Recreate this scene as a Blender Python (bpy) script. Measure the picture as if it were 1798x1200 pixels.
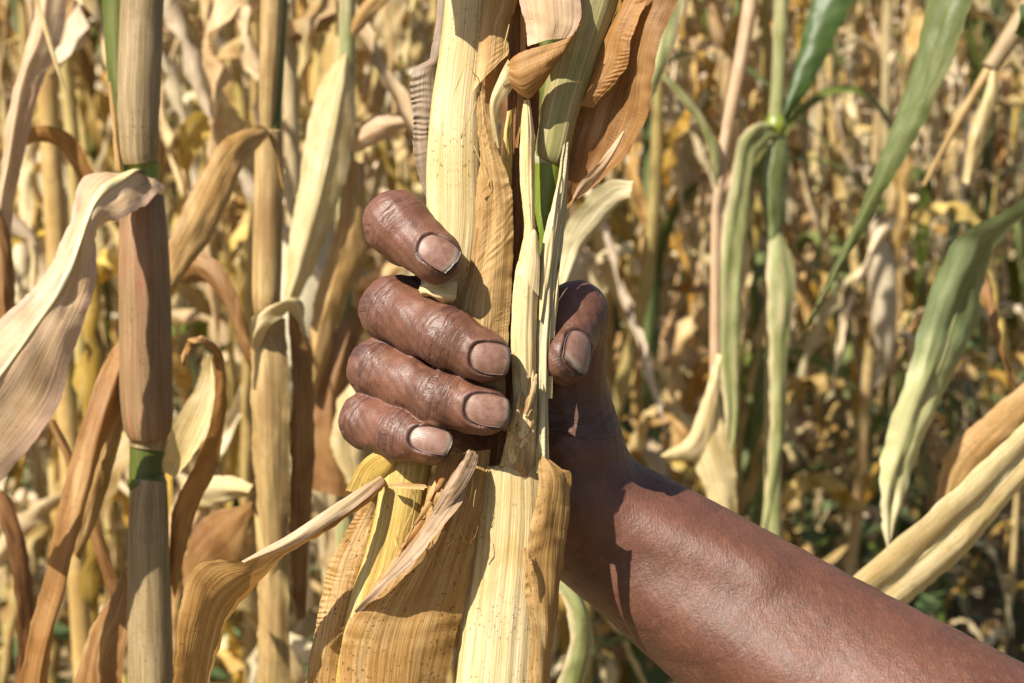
import bpy, math, random
import numpy as np
from mathutils import Vector, Matrix

S = bpy.context.scene
COL = S.collection
for o in list(bpy.data.objects):
    bpy.data.objects.remove(o)

# ---------------------------------------------------------------- camera, sky, sun, exposure
LENS, D0, PITCH, CAMH = 62.0, 0.50, math.radians(11.0), 1.05
FPX = 1798 * LENS / 36.0
cam_d = bpy.data.cameras.new('camera')
cam = bpy.data.objects.new('camera', cam_d)
COL.objects.link(cam)
cam.location = (0, 0, CAMH)
cam.rotation_euler = (math.pi / 2 - PITCH, 0, 0)
cam_d.lens = LENS
cam_d.sensor_width = 36
cam_d.clip_start = 0.02
cam_d.clip_end = 300
cam_d.dof.use_dof = True
cam_d.dof.focus_distance = D0 - 0.012
cam_d.dof.aperture_fstop = 24.0
S.camera = cam

SUN = Vector((0.49, 0.45, -0.74)).normalized()          # the way the light travels
w = bpy.data.worlds.new('World')
S.world = w
w.use_nodes = True
nt = w.node_tree
sky = nt.nodes.new('ShaderNodeTexSky')
sky.sky_type = 'NISHITA'
sky.sun_disc = False
sky.sun_elevation = math.asin(-SUN.z)
sky.sun_rotation = math.atan2(-SUN.x, -SUN.y)
sky.dust_density = 2.0
bg = nt.nodes['Background']
bg.inputs['Strength'].default_value = 0.058
nt.links.new(sky.outputs['Color'], bg.inputs['Color'])
sd = bpy.data.lights.new('sun', 'SUN')
sd.energy = 5.0
sd.angle = math.radians(0.5)
sd.color = (1.0, 0.94, 0.83)
so = bpy.data.objects.new('sun', sd)
so.rotation_euler = SUN.to_track_quat('-Z', 'Y').to_euler()
so.location = (-2, -3, 6)
COL.objects.link(so)
S.view_settings.view_transform = 'Standard'
S.view_settings.look = 'None'
S.view_settings.gamma = 1
S.view_settings.use_curve_mapping = False
S.view_settings.exposure = 1.02
S.render.engine = 'CYCLES'
S.cycles.use_denoising = True
S.cycles.max_bounces = 6
S.cycles.diffuse_bounces = 3
S.cycles.transmission_bounces = 4
S.cycles.transparent_max_bounces = 4
S.cycles.caustics_reflective = False
S.cycles.caustics_refractive = False

CF = np.array([0, math.cos(PITCH), -math.sin(PITCH)])
CU = np.array([0, math.sin(PITCH), math.cos(PITCH)])
CR = np.array([1.0, 0, 0])
CP = np.array([0, 0, CAMH])


def P(px, py, d):
    """a point of the place, from where the photograph shows it and how far away it stands (m)"""
    return CP + d * (CF + CR * (px - 899) / FPX + CU * (600 - py) / FPX)


def PC(px, py, dmm):
    """the same in millimetres round the grip: x right, y away from the eye, z up"""
    d = D0 * 1000 + dmm
    return np.array([(px - 899) / FPX * d, dmm, (600 - py) / FPX * d])


def C2W(a):
    a = np.asarray(a, dtype=float) / 1000.0
    return CP + a[:, :1] * CR + (D0 + a[:, 1:2]) * CF + a[:, 2:3] * CU


# ---------------------------------------------------------------- object helpers
def chain_inv(p):
    m = p.matrix_basis.copy()
    while p.parent is not None:
        m = p.parent.matrix_basis @ p.matrix_parent_inverse @ m
        p = p.parent
    return m.inverted()


def link(name, me, mat=None, parent=None, smooth=True):
    if mat is not None:
        me.materials.clear()
        me.materials.append(mat)
    if smooth:
        me.polygons.foreach_set('use_smooth', np.ones(len(me.polygons), dtype=bool))
    o = bpy.data.objects.new(name, me)
    COL.objects.link(o)
    if parent is not None:
        o.parent = parent
        o.matrix_parent_inverse = chain_inv(parent)
    return o


def thing(name, label, cat, loc=(0, 0, 0), group=None):
    o = bpy.data.objects.new(name, None)
    COL.objects.link(o)
    o.location = loc
    o.empty_display_size = 0.05
    o['label'] = label
    o['category'] = cat
    if group:
        o['group'] = group
    return o


def grid_mesh(name, pts, uv=None, uvn=None, closed=False):
    """pts [nv, nu, 3] -> a sheet of quads; uv in cm, uvn 0..1"""
    nv, nu = pts.shape[:2]
    idx = np.arange(nv * nu).reshape(nv, nu)
    if closed:
        a, b = idx[:-1], np.roll(idx, -1, 1)[:-1]
        c, d = np.roll(idx, -1, 1)[1:], idx[1:]
    else:
        a, b, c, d = idx[:-1, :-1], idx[:-1, 1:], idx[1:, 1:], idx[1:, :-1]
    f = np.stack([a, b, c, d], -1).reshape(-1, 4)
    me = bpy.data.meshes.new(name)
    me.vertices.add(nv * nu)
    me.vertices.foreach_set('co', pts.reshape(-1).astype(np.float32))
    me.loops.add(f.size)
    me.loops.foreach_set('vertex_index', f.reshape(-1).astype(np.int32))
    me.polygons.add(len(f))
    me.polygons.foreach_set('loop_start', np.arange(0, f.size, 4, dtype=np.int32))
    me.update(calc_edges=True)
    for nm, arr in (('uvcm', uv), ('uvn', uvn)):
        if arr is not None:
            l = me.uv_layers.new(name=nm)
            l.data.foreach_set('uv', arr.reshape(-1, 2)[f.reshape(-1)].reshape(-1).astype(np.float32))
    return me


def catmull(pts, n):
    pts = np.asarray(pts, float)
    m = len(pts)
    if m == 2:
        t = np.linspace(0, 1, n)[:, None]
        return pts[0] * (1 - t) + pts[1] * t
    q = np.vstack([2 * pts[0] - pts[1], pts, 2 * pts[-1] - pts[-2]])
    t = np.linspace(0, m - 1, n)
    i = np.clip(t.astype(int), 0, m - 2)
    f = (t - i)[:, None]
    p0, p1, p2, p3 = q[i], q[i + 1], q[i + 2], q[i + 3]
    return 0.5 * (2 * p1 + (p2 - p0) * f + (2 * p0 - 5 * p1 + 4 * p2 - p3) * f ** 2 + (3 * p1 - p0 - 3 * p2 + p3) * f ** 3)


def fnoise(x, seed, octv=3):
    """smooth 1-D noise, about -1..1"""
    r = np.random.RandomState(seed)
    y = np.zeros_like(x)
    a = 1.0
    for k in range(octv):
        for j in range(3):
            y += a * 0.5 * np.sin(x * (2 ** k) * r.uniform(0.7, 1.5) + r.uniform(0, 6.28))
        a *= 0.5
    return y


def w3(L, d0):
    return np.array([P(a[0], a[1], d0 + (a[2] if len(a) > 2 else 0) / 1000.0) for a in L])


def ribbon(name, L, R, d0, mat, parent, bulge=1.0, nu=11, nv=60, crimp=(), ribs=None, jag=(0, 0), wob=0.25, seed=1, fold=None, rib=None, rag=0.55, crk=0.9):
    """a leaf or a strip of sheath: its left and right edges (px, py, mm behind d0), a cross bulge in mm,
    crimps (u centre, spread, mm, per cm), ribs (count, mm), torn ends, a curled edge"""
    Lw, Rw = catmull(w3(L, d0), nv), catmull(w3(R, d0), nv)
    u = np.linspace(0, 1, nu)
    r = np.random.RandomState(seed)
    if jag[0] or jag[1]:
        src = np.linspace(0, 1, nv)
        pts = np.zeros((nv, nu, 3))
        for j in range(nu):
            a, b = jag[0] * r.rand(), 1 - jag[1] * r.rand()
            vv = a + src * (b - a)
            l = np.stack([np.interp(vv, src, Lw[:, k]) for k in range(3)], 1)
            q = np.stack([np.interp(vv, src, Rw[:, k]) for k in range(3)], 1)
            pts[:, j] = l + (q - l) * u[j]
    else:
        pts = Lw[:, None] + (Rw - Lw)[:, None] * u[None, :, None]
    mid = 0.5 * (Lw + Rw)
    T = np.gradient(mid, axis=0)
    A = Rw - Lw
    N = np.cross(T, A)
    N /= np.linalg.norm(N, axis=1)[:, None] + 1e-12
    W = np.linalg.norm(A, axis=1)
    ln = np.concatenate([[0], np.cumsum(np.linalg.norm(np.diff(mid, axis=0), axis=1))])
    # face the eye at the middle of the strip, then keep the sense along the length
    sgn = np.sign(np.dot(N[nv // 2], CP - mid[nv // 2])) or 1
    N = N * sgn
    for i in range(nv // 2 + 1, nv):
        if np.dot(N[i], N[i - 1]) < 0: N[i] *= -1
    for i in range(nv // 2 - 1, -1, -1):
        if np.dot(N[i], N[i + 1]) < 0: N[i] *= -1
    bl = np.interp(np.linspace(0, 1, nv), np.linspace(0, 1, len(bulge)), bulge) if isinstance(bulge, (list, tuple)) else np.full(nv, bulge)
    h = bl[:, None] * (4 * u * (1 - u))[None]
    cm = ln * 100
    if wob:
        ph = u[None] * 5 + seed
        h = h + wob * (np.sin(cm[:, None] * 1.3 + ph * 1.3) + 0.6 * np.sin(cm[:, None] * 2.9 - ph * 2.1 + seed))
    for (uc, sp, amp, fr) in crimp:
        m = np.exp(-((u - uc) / sp) ** 2)[None]
        env = np.clip(0.55 + 0.65 * fnoise(cm * 1.9, seed + 7)[:, None] + 0.3 * np.sin(cm[:, None] * 11 + u[None] * 9), 0.05, 1.5)
        h = h + amp * m * env * np.sin(cm[:, None] * fr * 6.28 + 3.2 * fnoise(cm * 2.6, seed + 3)[:, None] + 2.5 * u[None] + 1.2 * np.sin(u[None] * 14 + cm[:, None] * 3))
    ed = np.abs(2 * u - 1)[None] ** 1.5
    far = min(2.6, max(1.0, (d0 - 0.45) * 6))
    wmm = float(np.median(W)) * 1000
    if crk:   # dry creases running lengthwise, and a crinkle that grows to the edges
        am = crk * min(0.45, wmm * 0.035) * far
        for k in range(3):
            uc = r.uniform(0.15, 0.85) + 0.06 * fnoise(cm * 0.5, seed + 31 + k)[:, None]
            h = h + am * r.uniform(-1, 1) * np.clip(1 - np.abs(u[None] - uc) / 0.16, 0, 1)
        x1, x2 = cm[:, None] * (3.4 / far), u[None] * 4
        h = h + 0.34 * am * (0.35 + ed) * (np.sin(x1 * 2.3 + 2.0 * np.sin(x2 + seed) + 1.5 * np.sin(x1 * 0.71)) + 0.6 * np.sin(x1 * 4.1 - 3 * x2 + seed * 2) * np.sin(x1 * 0.9 + x2))
    if ribs:
        h = h + ribs[1] * np.sin(u * ribs[0] * 6.28 + 0.8 * np.sin(u * 9 + seed))[None]
    if fold:   # (u, mm): a crease lifted out of the sheet
        h = h + fold[1] * np.clip(1 - np.abs(u - fold[0]) / 0.25, 0, 1)[None]
    pts = pts + N[:, None] * (h / 1000)[..., None]
    if rag:   # frayed outline
        q = rag * min(0.55, wmm * 0.03) * far / 1000
        An = A / (W[:, None] + 1e-9)
        for side, j in ((-1, 0), (1, nu - 1)):
            e = q * (0.6 * fnoise(cm * 5 / far, seed + 50 + side) + 0.5 * np.abs(fnoise(cm * 13 / far, seed + 60 + side)))
            pts[:, j] += An * e[:, None]
            k = 1 if j == 0 else nu - 2
            pts[:, k] += An * (0.5 * e)[:, None]
    Wc = np.median(W) * 100
    uv = np.stack(np.broadcast_arrays((u * Wc)[None], cm[:, None]), -1)
    uvn = np.stack(np.broadcast_arrays(u[None], np.linspace(0, 1, nv)[:, None]), -1)
    me = grid_mesh(name, pts, uv + seed * 3.17, uvn)
    o = link(name, me, mat, parent)
    if rib:   # the midrib, a pale raised strip of its own: (u, half width in mm, height in mm, material)
        k = rib[0] * (nu - 1)
        i = int(k)
        c = pts[:, i] * (1 - (k - i)) + pts[:, i + 1] * (k - i)
        a = pts[:, i + 1] - pts[:, i]
        a = a / (np.linalg.norm(a, axis=1)[:, None] + 1e-9)
        x = np.linspace(-1, 1, 7)
        hw = rib[1] / 1000 * np.linspace(1.0, 0.45, nv)
        q = c[:, None] + (hw[:, None] * x[None])[..., None] * a[:, None] + N[:, None] * ((rib[2] * (1 - x ** 2) + 0.12) / 1000)[None, :, None]
        uv = np.stack(np.broadcast_arrays((x * rib[1] / 20)[None], cm[:, None]), -1)
        uvn = np.stack(np.broadcast_arrays((x * 0.4 + 0.5)[None], np.linspace(0, 1, nv)[:, None]), -1)
        link('midrib', grid_mesh('midrib', q, uv + seed, uvn), rib[3], o)
    return o


def tube(name, C, d0, mat, parent, nu=28, nv=70, ribs=None, flat=1.0, cap=True, seed=1, wob=0.0, bumps=(), ragged=0.0):
    """a stalk: (px, py, mm behind d0, half width in px) along its length; flat = depth over width"""
    C = np.asarray(C, float)
    ctr = catmull(w3([tuple(c[:3]) for c in C], d0), nv)
    rr = np.interp(np.linspace(0, len(C) - 1, nv), np.arange(len(C)), C[:, 3]) if len(C) == 2 else catmull(np.stack([C[:, 3]] * 3, 1), nv)[:, 0]
    dep = np.einsum('ij,j->i', ctr - CP, CF)
    rr = rr * dep / FPX
    T = np.gradient(ctr, axis=0)
    T /= np.linalg.norm(T, axis=1)[:, None]
    view = ctr - CP
    A = np.cross(view, T)
    A /= np.linalg.norm(A, axis=1)[:, None]
    B = np.cross(T, A)
    ph = np.linspace(0, 2 * np.pi, nu, endpoint=False)
    ln = np.concatenate([[0], np.cumsum(np.linalg.norm(np.diff(ctr, axis=0), axis=1))])
    k = np.ones((nv, nu))
    if ribs:
        k += ribs[1] * np.sin(ph * ribs[0] + 0.7 * np.sin(ph * 3 + seed))[None]
    if wob:
        k += wob * (np.sin(ln[:, None] * 130 + 2 * ph[None] + seed) + 0.6 * np.sin(ln[:, None] * 270 - ph[None] * 3))
    for (v, sp, amp) in bumps:
        k += amp * np.exp(-((np.linspace(0, 1, nv) - v) / sp) ** 2)[:, None]
    pts = ctr[:, None] + (rr[:, None] * k)[..., None] * (np.cos(ph)[None, :, None] * A[:, None] + flat * np.sin(ph)[None, :, None] * B[:, None])
    if ragged:
        rr_ = np.random.RandomState(seed)
        jg = np.abs(np.sin(ph * 9 + seed)) * 0.4 + rr_.rand(nu) * 0.6
        fade = np.exp(-np.arange(nv) / 3.0)
        pts = pts + (fade[:, None] * (jg * ragged / 1000)[None])[..., None] * T[:, None]
    if cap:   # close both ends with a shallow dished cap
        e0 = ctr[0] + (pts[0] - ctr[0]) * 0.02
        e1 = ctr[-1] + (pts[-1] - ctr[-1]) * 0.02
        e0b = ctr[0] + (pts[0] - ctr[0]) * 0.75 + T[0] * 0.0006
        e1b = ctr[-1] + (pts[-1] - ctr[-1]) * 0.75 - T[-1] * 0.0006
        pts = np.concatenate([e0[None], e0b[None], pts, e1b[None], e1[None]])
        ln = np.concatenate([[ln[0]] * 2, ln, [ln[-1]] * 2])
    cir = np.median(rr) * 2 * np.pi * 100
    uu = np.abs(((ph / (2 * np.pi) + 0.25) % 1.0) - 0.5) * cir   # mirrored, so there is no seam
    uv = np.stack(np.broadcast_arrays(uu[None], (ln * 100)[:, None]), -1)
    uvn = np.stack(np.broadcast_arrays((0.5 + 0.5 * np.cos(ph))[None], np.linspace(0, 1, len(pts))[:, None]), -1)
    me = grid_mesh(name, pts, uv + seed * 2.3, uvn, closed=True)
    return link(name, me, mat, parent)


# ---------------------------------------------------------------- materials
class NT:
    def __init__(s, name):
        s.m = bpy.data.materials.new(name)
        s.m.use_nodes = True
        s.t = s.m.node_tree
        s.t.nodes.clear()
        s.out = s.n('OutputMaterial')

    def n(s, t, **k):
        nd = s.t.nodes.new('ShaderNode' + t)
        for a, b in k.items():
            setattr(nd, a, b)
        return nd

    def l(s, a, b):
        s.t.links.new(a, b)

    def val(s, sock, v):
        if hasattr(v, 'is_output'):
            s.l(v, sock)
        else:
            sock.default_value = v

    def math(s, op, a, b=0.0, c=None, clamp=False):
        nd = s.n('Math', operation=op, use_clamp=clamp)
        s.val(nd.inputs[0], a)
        s.val(nd.inputs[1], b)
        if c is not None: s.val(nd.inputs[2], c)
        return nd.outputs[0]

    def mix(s, f, a, b, mode='MIX'):
        nd = s.n('Mix', data_type='RGBA', blend_type=mode)
        s.val(nd.inputs[0], f)
        for k, v in ((6, a), (7, b)):
            s.val(nd.inputs[k], v if hasattr(v, 'is_output') else (*v, 1))
        return nd.outputs[2]

    def noise(s, vec, scale, detail=3, rough=0.55, dist=0.0, dim='3D'):
        nd = s.n('TexNoise', noise_dimensions=dim)
        if vec is not None: s.l(vec, nd.inputs['Vector'])
        nd.inputs['Scale'].default_value = scale
        nd.inputs['Detail'].default_value = detail
        nd.inputs['Roughness'].default_value = rough
        nd.inputs['Distortion'].default_value = dist
        return nd.outputs['Fac']

    def ramp(s, f, a, b, smooth=True):
        nd = s.n('MapRange', interpolation_type='SMOOTHSTEP' if smooth else 'LINEAR')
        s.val(nd.inputs[0], f)
        nd.inputs[1].default_value = a
        nd.inputs[2].default_value = b
        return nd.outputs[0]

    def scale(s, vec, xyz):
        nd = s.n('VectorMath', operation='MULTIPLY')
        s.l(vec, nd.inputs[0])
        nd.inputs[1].default_value = xyz
        return nd.outputs[0]


def leafmat(name, c1, c2, c3=None, vein=0.5, spots=0.3, edge=None, transl=0.28, rough=0.55, bump=0.5, vary=0.0, rib=None, patch=None, spec=0.35, blotch=1.0, crinkle=1.0):
    """dry or green maize: lengthwise veins, blotches, fungus specks, a paler or browner rim"""
    t = NT(name)
    uv = t.n('UVMap', uv_map='uvcm').outputs[0]
    un = t.n('UVMap', uv_map='uvn').outputs[0]
    oi = t.n('ObjectInfo').outputs['Random']
    off = t.n('VectorMath', operation='ADD')
    t.l(uv, off.inputs[0])
    cmb = t.n('CombineXYZ')
    t.l(t.math('MULTIPLY', oi, 37.0), cmb.inputs[0])
    t.l(t.math('MULTIPLY', oi, 91.0), cmb.inputs[1])
    t.l(cmb.outputs[0], off.inputs[1])
    v = off.outputs[0]
    fine = t.noise(t.scale(v, (17, 0.30, 1)), 1.0, 3, 0.6)
    mid = t.noise(t.scale(v, (5.5, 0.16, 1)), 1.0, 3, 0.6)
    blot = t.noise(t.scale(v, (0.9, 0.38, 1)), blotch, 4, 0.62, 0.6)
    col = t.mix(t.ramp(blot, 0.36, 0.66), c1, c2)
    if c3 is not None:
        b3 = t.noise(t.scale(v, (1.9, 0.16, 1)), 1.0, 3, 0.55)
        col = t.mix(t.ramp(b3, 0.52, 0.72), col, c3)
    col = t.mix(t.math('MULTIPLY', t.ramp(mid, 0.62, 0.30), 0.60 * vein), col, tuple(x * q for x, q in zip(c2, (0.55, 0.46, 0.34))))
    col = t.mix(t.math('MULTIPLY', t.ramp(fine, 0.60, 0.34), 0.75 * vein), col, tuple(x * q for x, q in zip(c2, (0.50, 0.42, 0.30))))
    col = t.mix(t.math('MULTIPLY', t.ramp(fine, 0.55, 0.75), 0.40 * vein), col, tuple(min(0.9, x * 1.25) for x in c1))
    if spots:
        sp = t.noise(t.scale(v, (12, 7, 1)), 1.0, 2, 0.5)
        sz = t.noise(t.scale(v, (1.1, 0.5, 1)), 1.0, 2, 0.5)
        msk = t.math('MULTIPLY', t.ramp(sp, 0.61, 0.66), t.ramp(sz, 0.40, 0.60))
        col = t.mix(t.math('MULTIPLY', msk, spots), col, (0.10, 0.045, 0.018))
        sc = t.noise(t.scale(v, (4.0, 1.2, 1)), 1.0, 4, 0.7)
        col = t.mix(t.math('MULTIPLY', t.ramp(sc, 0.60, 0.72), spots * 0.6), col, tuple(x * 0.45 for x in c2))
    if edge is not None:
        sx = t.n('SeparateXYZ')
        t.l(un, sx.inputs[0])
        e = t.math('ABSOLUTE', t.math('SUBTRACT', sx.outputs[0], 0.5))
        e = t.math('ADD', e, t.math('MULTIPLY', t.math('SUBTRACT', blot, 0.5), 0.35))
        col = t.mix(t.ramp(e, 0.33, 0.50), col, edge)
    if patch is not None:   # colour along the length: (v from, v to, colour)
        for (a, b, c) in patch:
            sx = t.n('SeparateXYZ')
            t.l(un, sx.inputs[0])
            q = t.math('ADD', sx.outputs[1], t.math('MULTIPLY', t.math('SUBTRACT', mid, 0.5), 0.30))
            col = t.mix(t.ramp(q, a, b), col, c)
    if vary:
        hs = t.n('HueSaturation')
        hs.inputs['Saturation'].default_value = 1
        t.l(t.math('MULTIPLY_ADD', oi, vary * 0.05, 0.5 - vary * 0.025), hs.inputs['Hue'])
        r2 = t.math('FRACT', t.math('MULTIPLY', oi, 17.3))
        t.l(t.math('MULTIPLY_ADD', r2, vary * 0.9, 1 - vary * 0.50), hs.inputs['Value'])
        r3 = t.math('FRACT', t.math('MULTIPLY', oi, 53.1))
        t.l(t.math('MULTIPLY_ADD', r3, vary * 0.6, 1 - vary * 0.35), hs.inputs['Saturation'])
        t.l(col, hs.inputs['Color'])
        col = hs.outputs[0]
    h = t.math('ADD', t.math('MULTIPLY', fine, 0.55), t.math('MULTIPLY', mid, 0.6))
    cr = t.noise(t.scale(v, (2.2, 9.0, 1)), 1.0, 3, 0.6, 1.2)
    cm_ = t.ramp(t.noise(t.scale(v, (1.3, 0.7, 1)), 1.0, 2, 0.5), 0.48, 0.68)
    h = t.math('ADD', h, t.math('MULTIPLY', t.math('MULTIPLY', cr, cm_), 0.9 * crinkle))
    bp = t.n('Bump')
    bp.inputs['Strength'].default_value = bump
    bp.inputs['Distance'].default_value = 0.0007
    t.l(h, bp.inputs['Height'])
    pr = t.n('BsdfPrincipled')
    t.l(col, pr.inputs['Base Color'])
    t.val(pr.inputs['Roughness'], t.math('MULTIPLY_ADD', mid, 0.25, rough - 0.12))
    pr.inputs['Specular IOR Level'].default_value = spec
    t.l(bp.outputs[0], pr.inputs['Normal'])
    last = pr.outputs[0]
    if transl:
        tr = t.n('BsdfTranslucent')
        t.l(t.mix(0.6, col, (0.55, 0.30, 0.07), 'MULTIPLY') if False else col, tr.inputs['Color'])
        t.l(bp.outputs[0], tr.inputs['Normal'])
        mx = t.n('MixShader')
        mx.inputs[0].default_value = transl
        t.l(last, mx.inputs[1])
        t.l(tr.outputs[0], mx.inputs[2])
        last = mx.outputs[0]
    t.l(last, t.out.inputs[0])
    return t.m


M = {}
M['cream'] = leafmat('cream_sheath', (0.68, 0.55, 0.31), (0.58, 0.44, 0.21), (0.50, 0.37, 0.13), vein=0.45, spots=0.6, transl=0.10, bump=0.55, rough=0.5, crinkle=0.25)
M['cream_top'] = leafmat('cream_sheath_stained', (0.68, 0.55, 0.31), (0.60, 0.46, 0.22), (0.46, 0.35, 0.08), vein=0.45, spots=0.6, transl=0.10, bump=0.55, rough=0.5, crinkle=0.25)
M['yellow'] = leafmat('yellow_sheath', (0.58, 0.43, 0.14), (0.50, 0.34, 0.08), (0.62, 0.50, 0.24), vein=0.7, spots=0.7, transl=0.12, bump=0.6, crinkle=0.25)
M['pale_rib'] = leafmat('pale_ribbed_sheath', (0.58, 0.47, 0.25), (0.46, 0.33, 0.13), (0.63, 0.55, 0.35), vein=0.55, spots=0.6, transl=0.08, bump=0.7, rough=0.5, crinkle=0.25)
M['tan'] = leafmat('tan_leaf', (0.50, 0.32, 0.125), (0.38, 0.215, 0.065), (0.58, 0.41, 0.19), vein=0.6, spots=0.5, bump=0.7, transl=0.22)
M['tan_spot'] = leafmat('tan_spotted_leaf', (0.52, 0.33, 0.14), (0.44, 0.25, 0.075), (0.58, 0.40, 0.18), vein=0.75, spots=0.9, bump=0.6)
M['orange'] = leafmat('orange_brown_leaf', (0.44, 0.235, 0.075), (0.33, 0.155, 0.040), (0.52, 0.32, 0.13), vein=0.55, spots=0.4, bump=0.6, transl=0.34)
M['brown'] = leafmat('brown_leaf', (0.32, 0.170, 0.058), (0.22, 0.10, 0.030), (0.42, 0.25, 0.10), vein=0.5, spots=0.35, bump=0.6, transl=0.30)
M['dark_brown'] = leafmat('dark_brown_strip', (0.24, 0.11, 0.035), (0.16, 0.065, 0.018), (0.30, 0.17, 0.06), vein=0.8, spots=0.4, bump=0.7, transl=0.15)
M['grey_brown'] = leafmat('grey_brown_leaf', (0.36, 0.28, 0.20), (0.28, 0.205, 0.14), (0.44, 0.34, 0.24), vein=0.55, spots=0.2, bump=0.6)
M['pink_tan'] = leafmat('pinkish_leaf', (0.66, 0.48, 0.31), (0.54, 0.36, 0.20), (0.70, 0.55, 0.35), vein=0.5, spots=0.2, bump=0.55, edge=(0.55, 0.36, 0.25))
M['mauve'] = leafmat('mauve_curled_edge', (0.50, 0.37, 0.25), (0.40, 0.27, 0.165), (0.58, 0.45, 0.31), vein=0.9, spots=0.4, bump=0.9)
M['pale_olive'] = leafmat('pale_olive_strip', (0.58, 0.50, 0.30), (0.44, 0.38, 0.20), (0.68, 0.60, 0.40), vein=0.8, spots=0.3, transl=0.1, bump=0.6)
M['husk'] = leafmat('torn_husk_base', (0.60, 0.46, 0.25), (0.46, 0.31, 0.14), (0.36, 0.22, 0.10), vein=0.8, spots=0.8, transl=0.05, bump=1.0)
M['green_sheath'] = leafmat('grey_green_sheath', (0.36, 0.31, 0.145), (0.25, 0.235, 0.085), (0.44, 0.35, 0.20), vein=0.6, spots=0.3, transl=0.05, bump=0.4, rough=0.45, crinkle=0.25)
M['green_culm'] = leafmat('bright_green_culm', (0.17, 0.22, 0.020), (0.12, 0.165, 0.013), (0.24, 0.27, 0.05), vein=0.35, spots=0.15, transl=0.0, bump=0.25, rough=0.4, spec=0.45)
M['white_node'] = leafmat('powdery_node', (0.46, 0.44, 0.30), (0.32, 0.33, 0.17), (0.54, 0.52, 0.40), vein=0.3, spots=0.3, transl=0.0, bump=0.7, rough=0.7)
M['olive_culm'] = leafmat('olive_green_culm', (0.085, 0.105, 0.016), (0.060, 0.080, 0.011), (0.14, 0.135, 0.035), vein=0.3, spots=0.1, transl=0.0, bump=0.3, rough=0.4)
M['grey_sheath'] = leafmat('dull_grey_sheath', (0.36, 0.27, 0.145), (0.27, 0.195, 0.095), (0.46, 0.36, 0.21), vein=0.8, spots=0.7, transl=0.04, bump=0.6, crinkle=0.25)
M['red_sheath'] = leafmat('reddish_olive_sheath', (0.31, 0.185, 0.095), (0.24, 0.150, 0.068), (0.32, 0.105, 0.055), vein=0.7, spots=0.6, transl=0.04, bump=0.5, crinkle=0.25)
M['straw_sheath'] = leafmat('straw_sheath', (0.47, 0.33, 0.14), (0.31, 0.195, 0.075), (0.27, 0.21, 0.065), vein=0.75, spots=0.5, transl=0.06, bump=0.5, crinkle=0.25)
M['green_leaf'] = leafmat('green_leaf', (0.165, 0.19, 0.070), (0.11, 0.135, 0.036), (0.29, 0.29, 0.13), vein=0.4, spots=0.1, transl=0.25, bump=0.4, rough=0.42, spec=0.5)
M['dark_green_leaf'] = leafmat('dark_green_leaf', (0.055, 0.095, 0.018), (0.04, 0.07, 0.012), (0.08, 0.11, 0.03), vein=0.35, spots=0.0, transl=0.2, bump=0.3, rough=0.45, spec=0.4)
M['fading_leaf'] = leafmat('green_leaf_drying_at_tip', (0.20, 0.235, 0.105), (0.15, 0.185, 0.065), (0.28, 0.31, 0.16), vein=0.4, spots=0.1, transl=0.22, bump=0.4, rough=0.42, spec=0.5,
                        patch=[(0.50, 0.72, (0.48, 0.46, 0.22)), (0.78, 0.97, (0.66, 0.56, 0.36))])
M['pale_green'] = leafmat('pale_green_leaf', (0.35, 0.36, 0.16), (0.25, 0.27, 0.09), (0.52, 0.43, 0.24), vein=0.6, spots=0.5, transl=0.25, bump=0.5, edge=(0.50, 0.40, 0.22))
M['cream_leaf'] = leafmat('cream_dry_leaf', (0.66, 0.54, 0.30), (0.54, 0.41, 0.18), (0.46, 0.32, 0.13), vein=0.55, spots=0.3, bump=0.6)
M['golden'] = leafmat('golden_brown_leaf', (0.52, 0.31, 0.105), (0.42, 0.215, 0.055), (0.60, 0.40, 0.17), vein=0.65, spots=0.5, bump=0.7, transl=0.28)
M['midrib'] = leafmat('pale_midrib', (0.68, 0.60, 0.34), (0.60, 0.50, 0.22), (0.70, 0.64, 0.42), vein=0.3, spots=0.1, transl=0.1, bump=0.3)
M['field_dry'] = leafmat('field_dry_leaf', (0.70, 0.51, 0.22), (0.50, 0.31, 0.10), (0.82, 0.67, 0.38), vein=0.5, spots=0.4, bump=0.6, vary=0.65, transl=0.33)
M['field_gold'] = leafmat('field_golden_leaf', (0.58, 0.40, 0.13), (0.46, 0.28, 0.07), (0.68, 0.53, 0.24), vein=0.5, spots=0.4, bump=0.6, vary=0.6, transl=0.28)
M['field_pale'] = leafmat('field_pale_leaf', (0.78, 0.65, 0.40), (0.62, 0.48, 0.27), (0.72, 0.58, 0.42), vein=0.5, spots=0.3, bump=0.6, vary=0.6, transl=0.28)
M['field_green'] = leafmat('field_green_leaf', (0.17, 0.21, 0.06), (0.12, 0.155, 0.035), (0.38, 0.36, 0.14), vein=0.4, spots=0.2, bump=0.4, vary=0.7, transl=0.28)
M['field_stalk'] = leafmat('field_dry_stalk', (0.54, 0.40, 0.17), (0.42, 0.29, 0.11), (0.34, 0.32, 0.10), vein=0.6, spots=0.4, bump=0.5, vary=0.6, transl=0.0)


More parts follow.
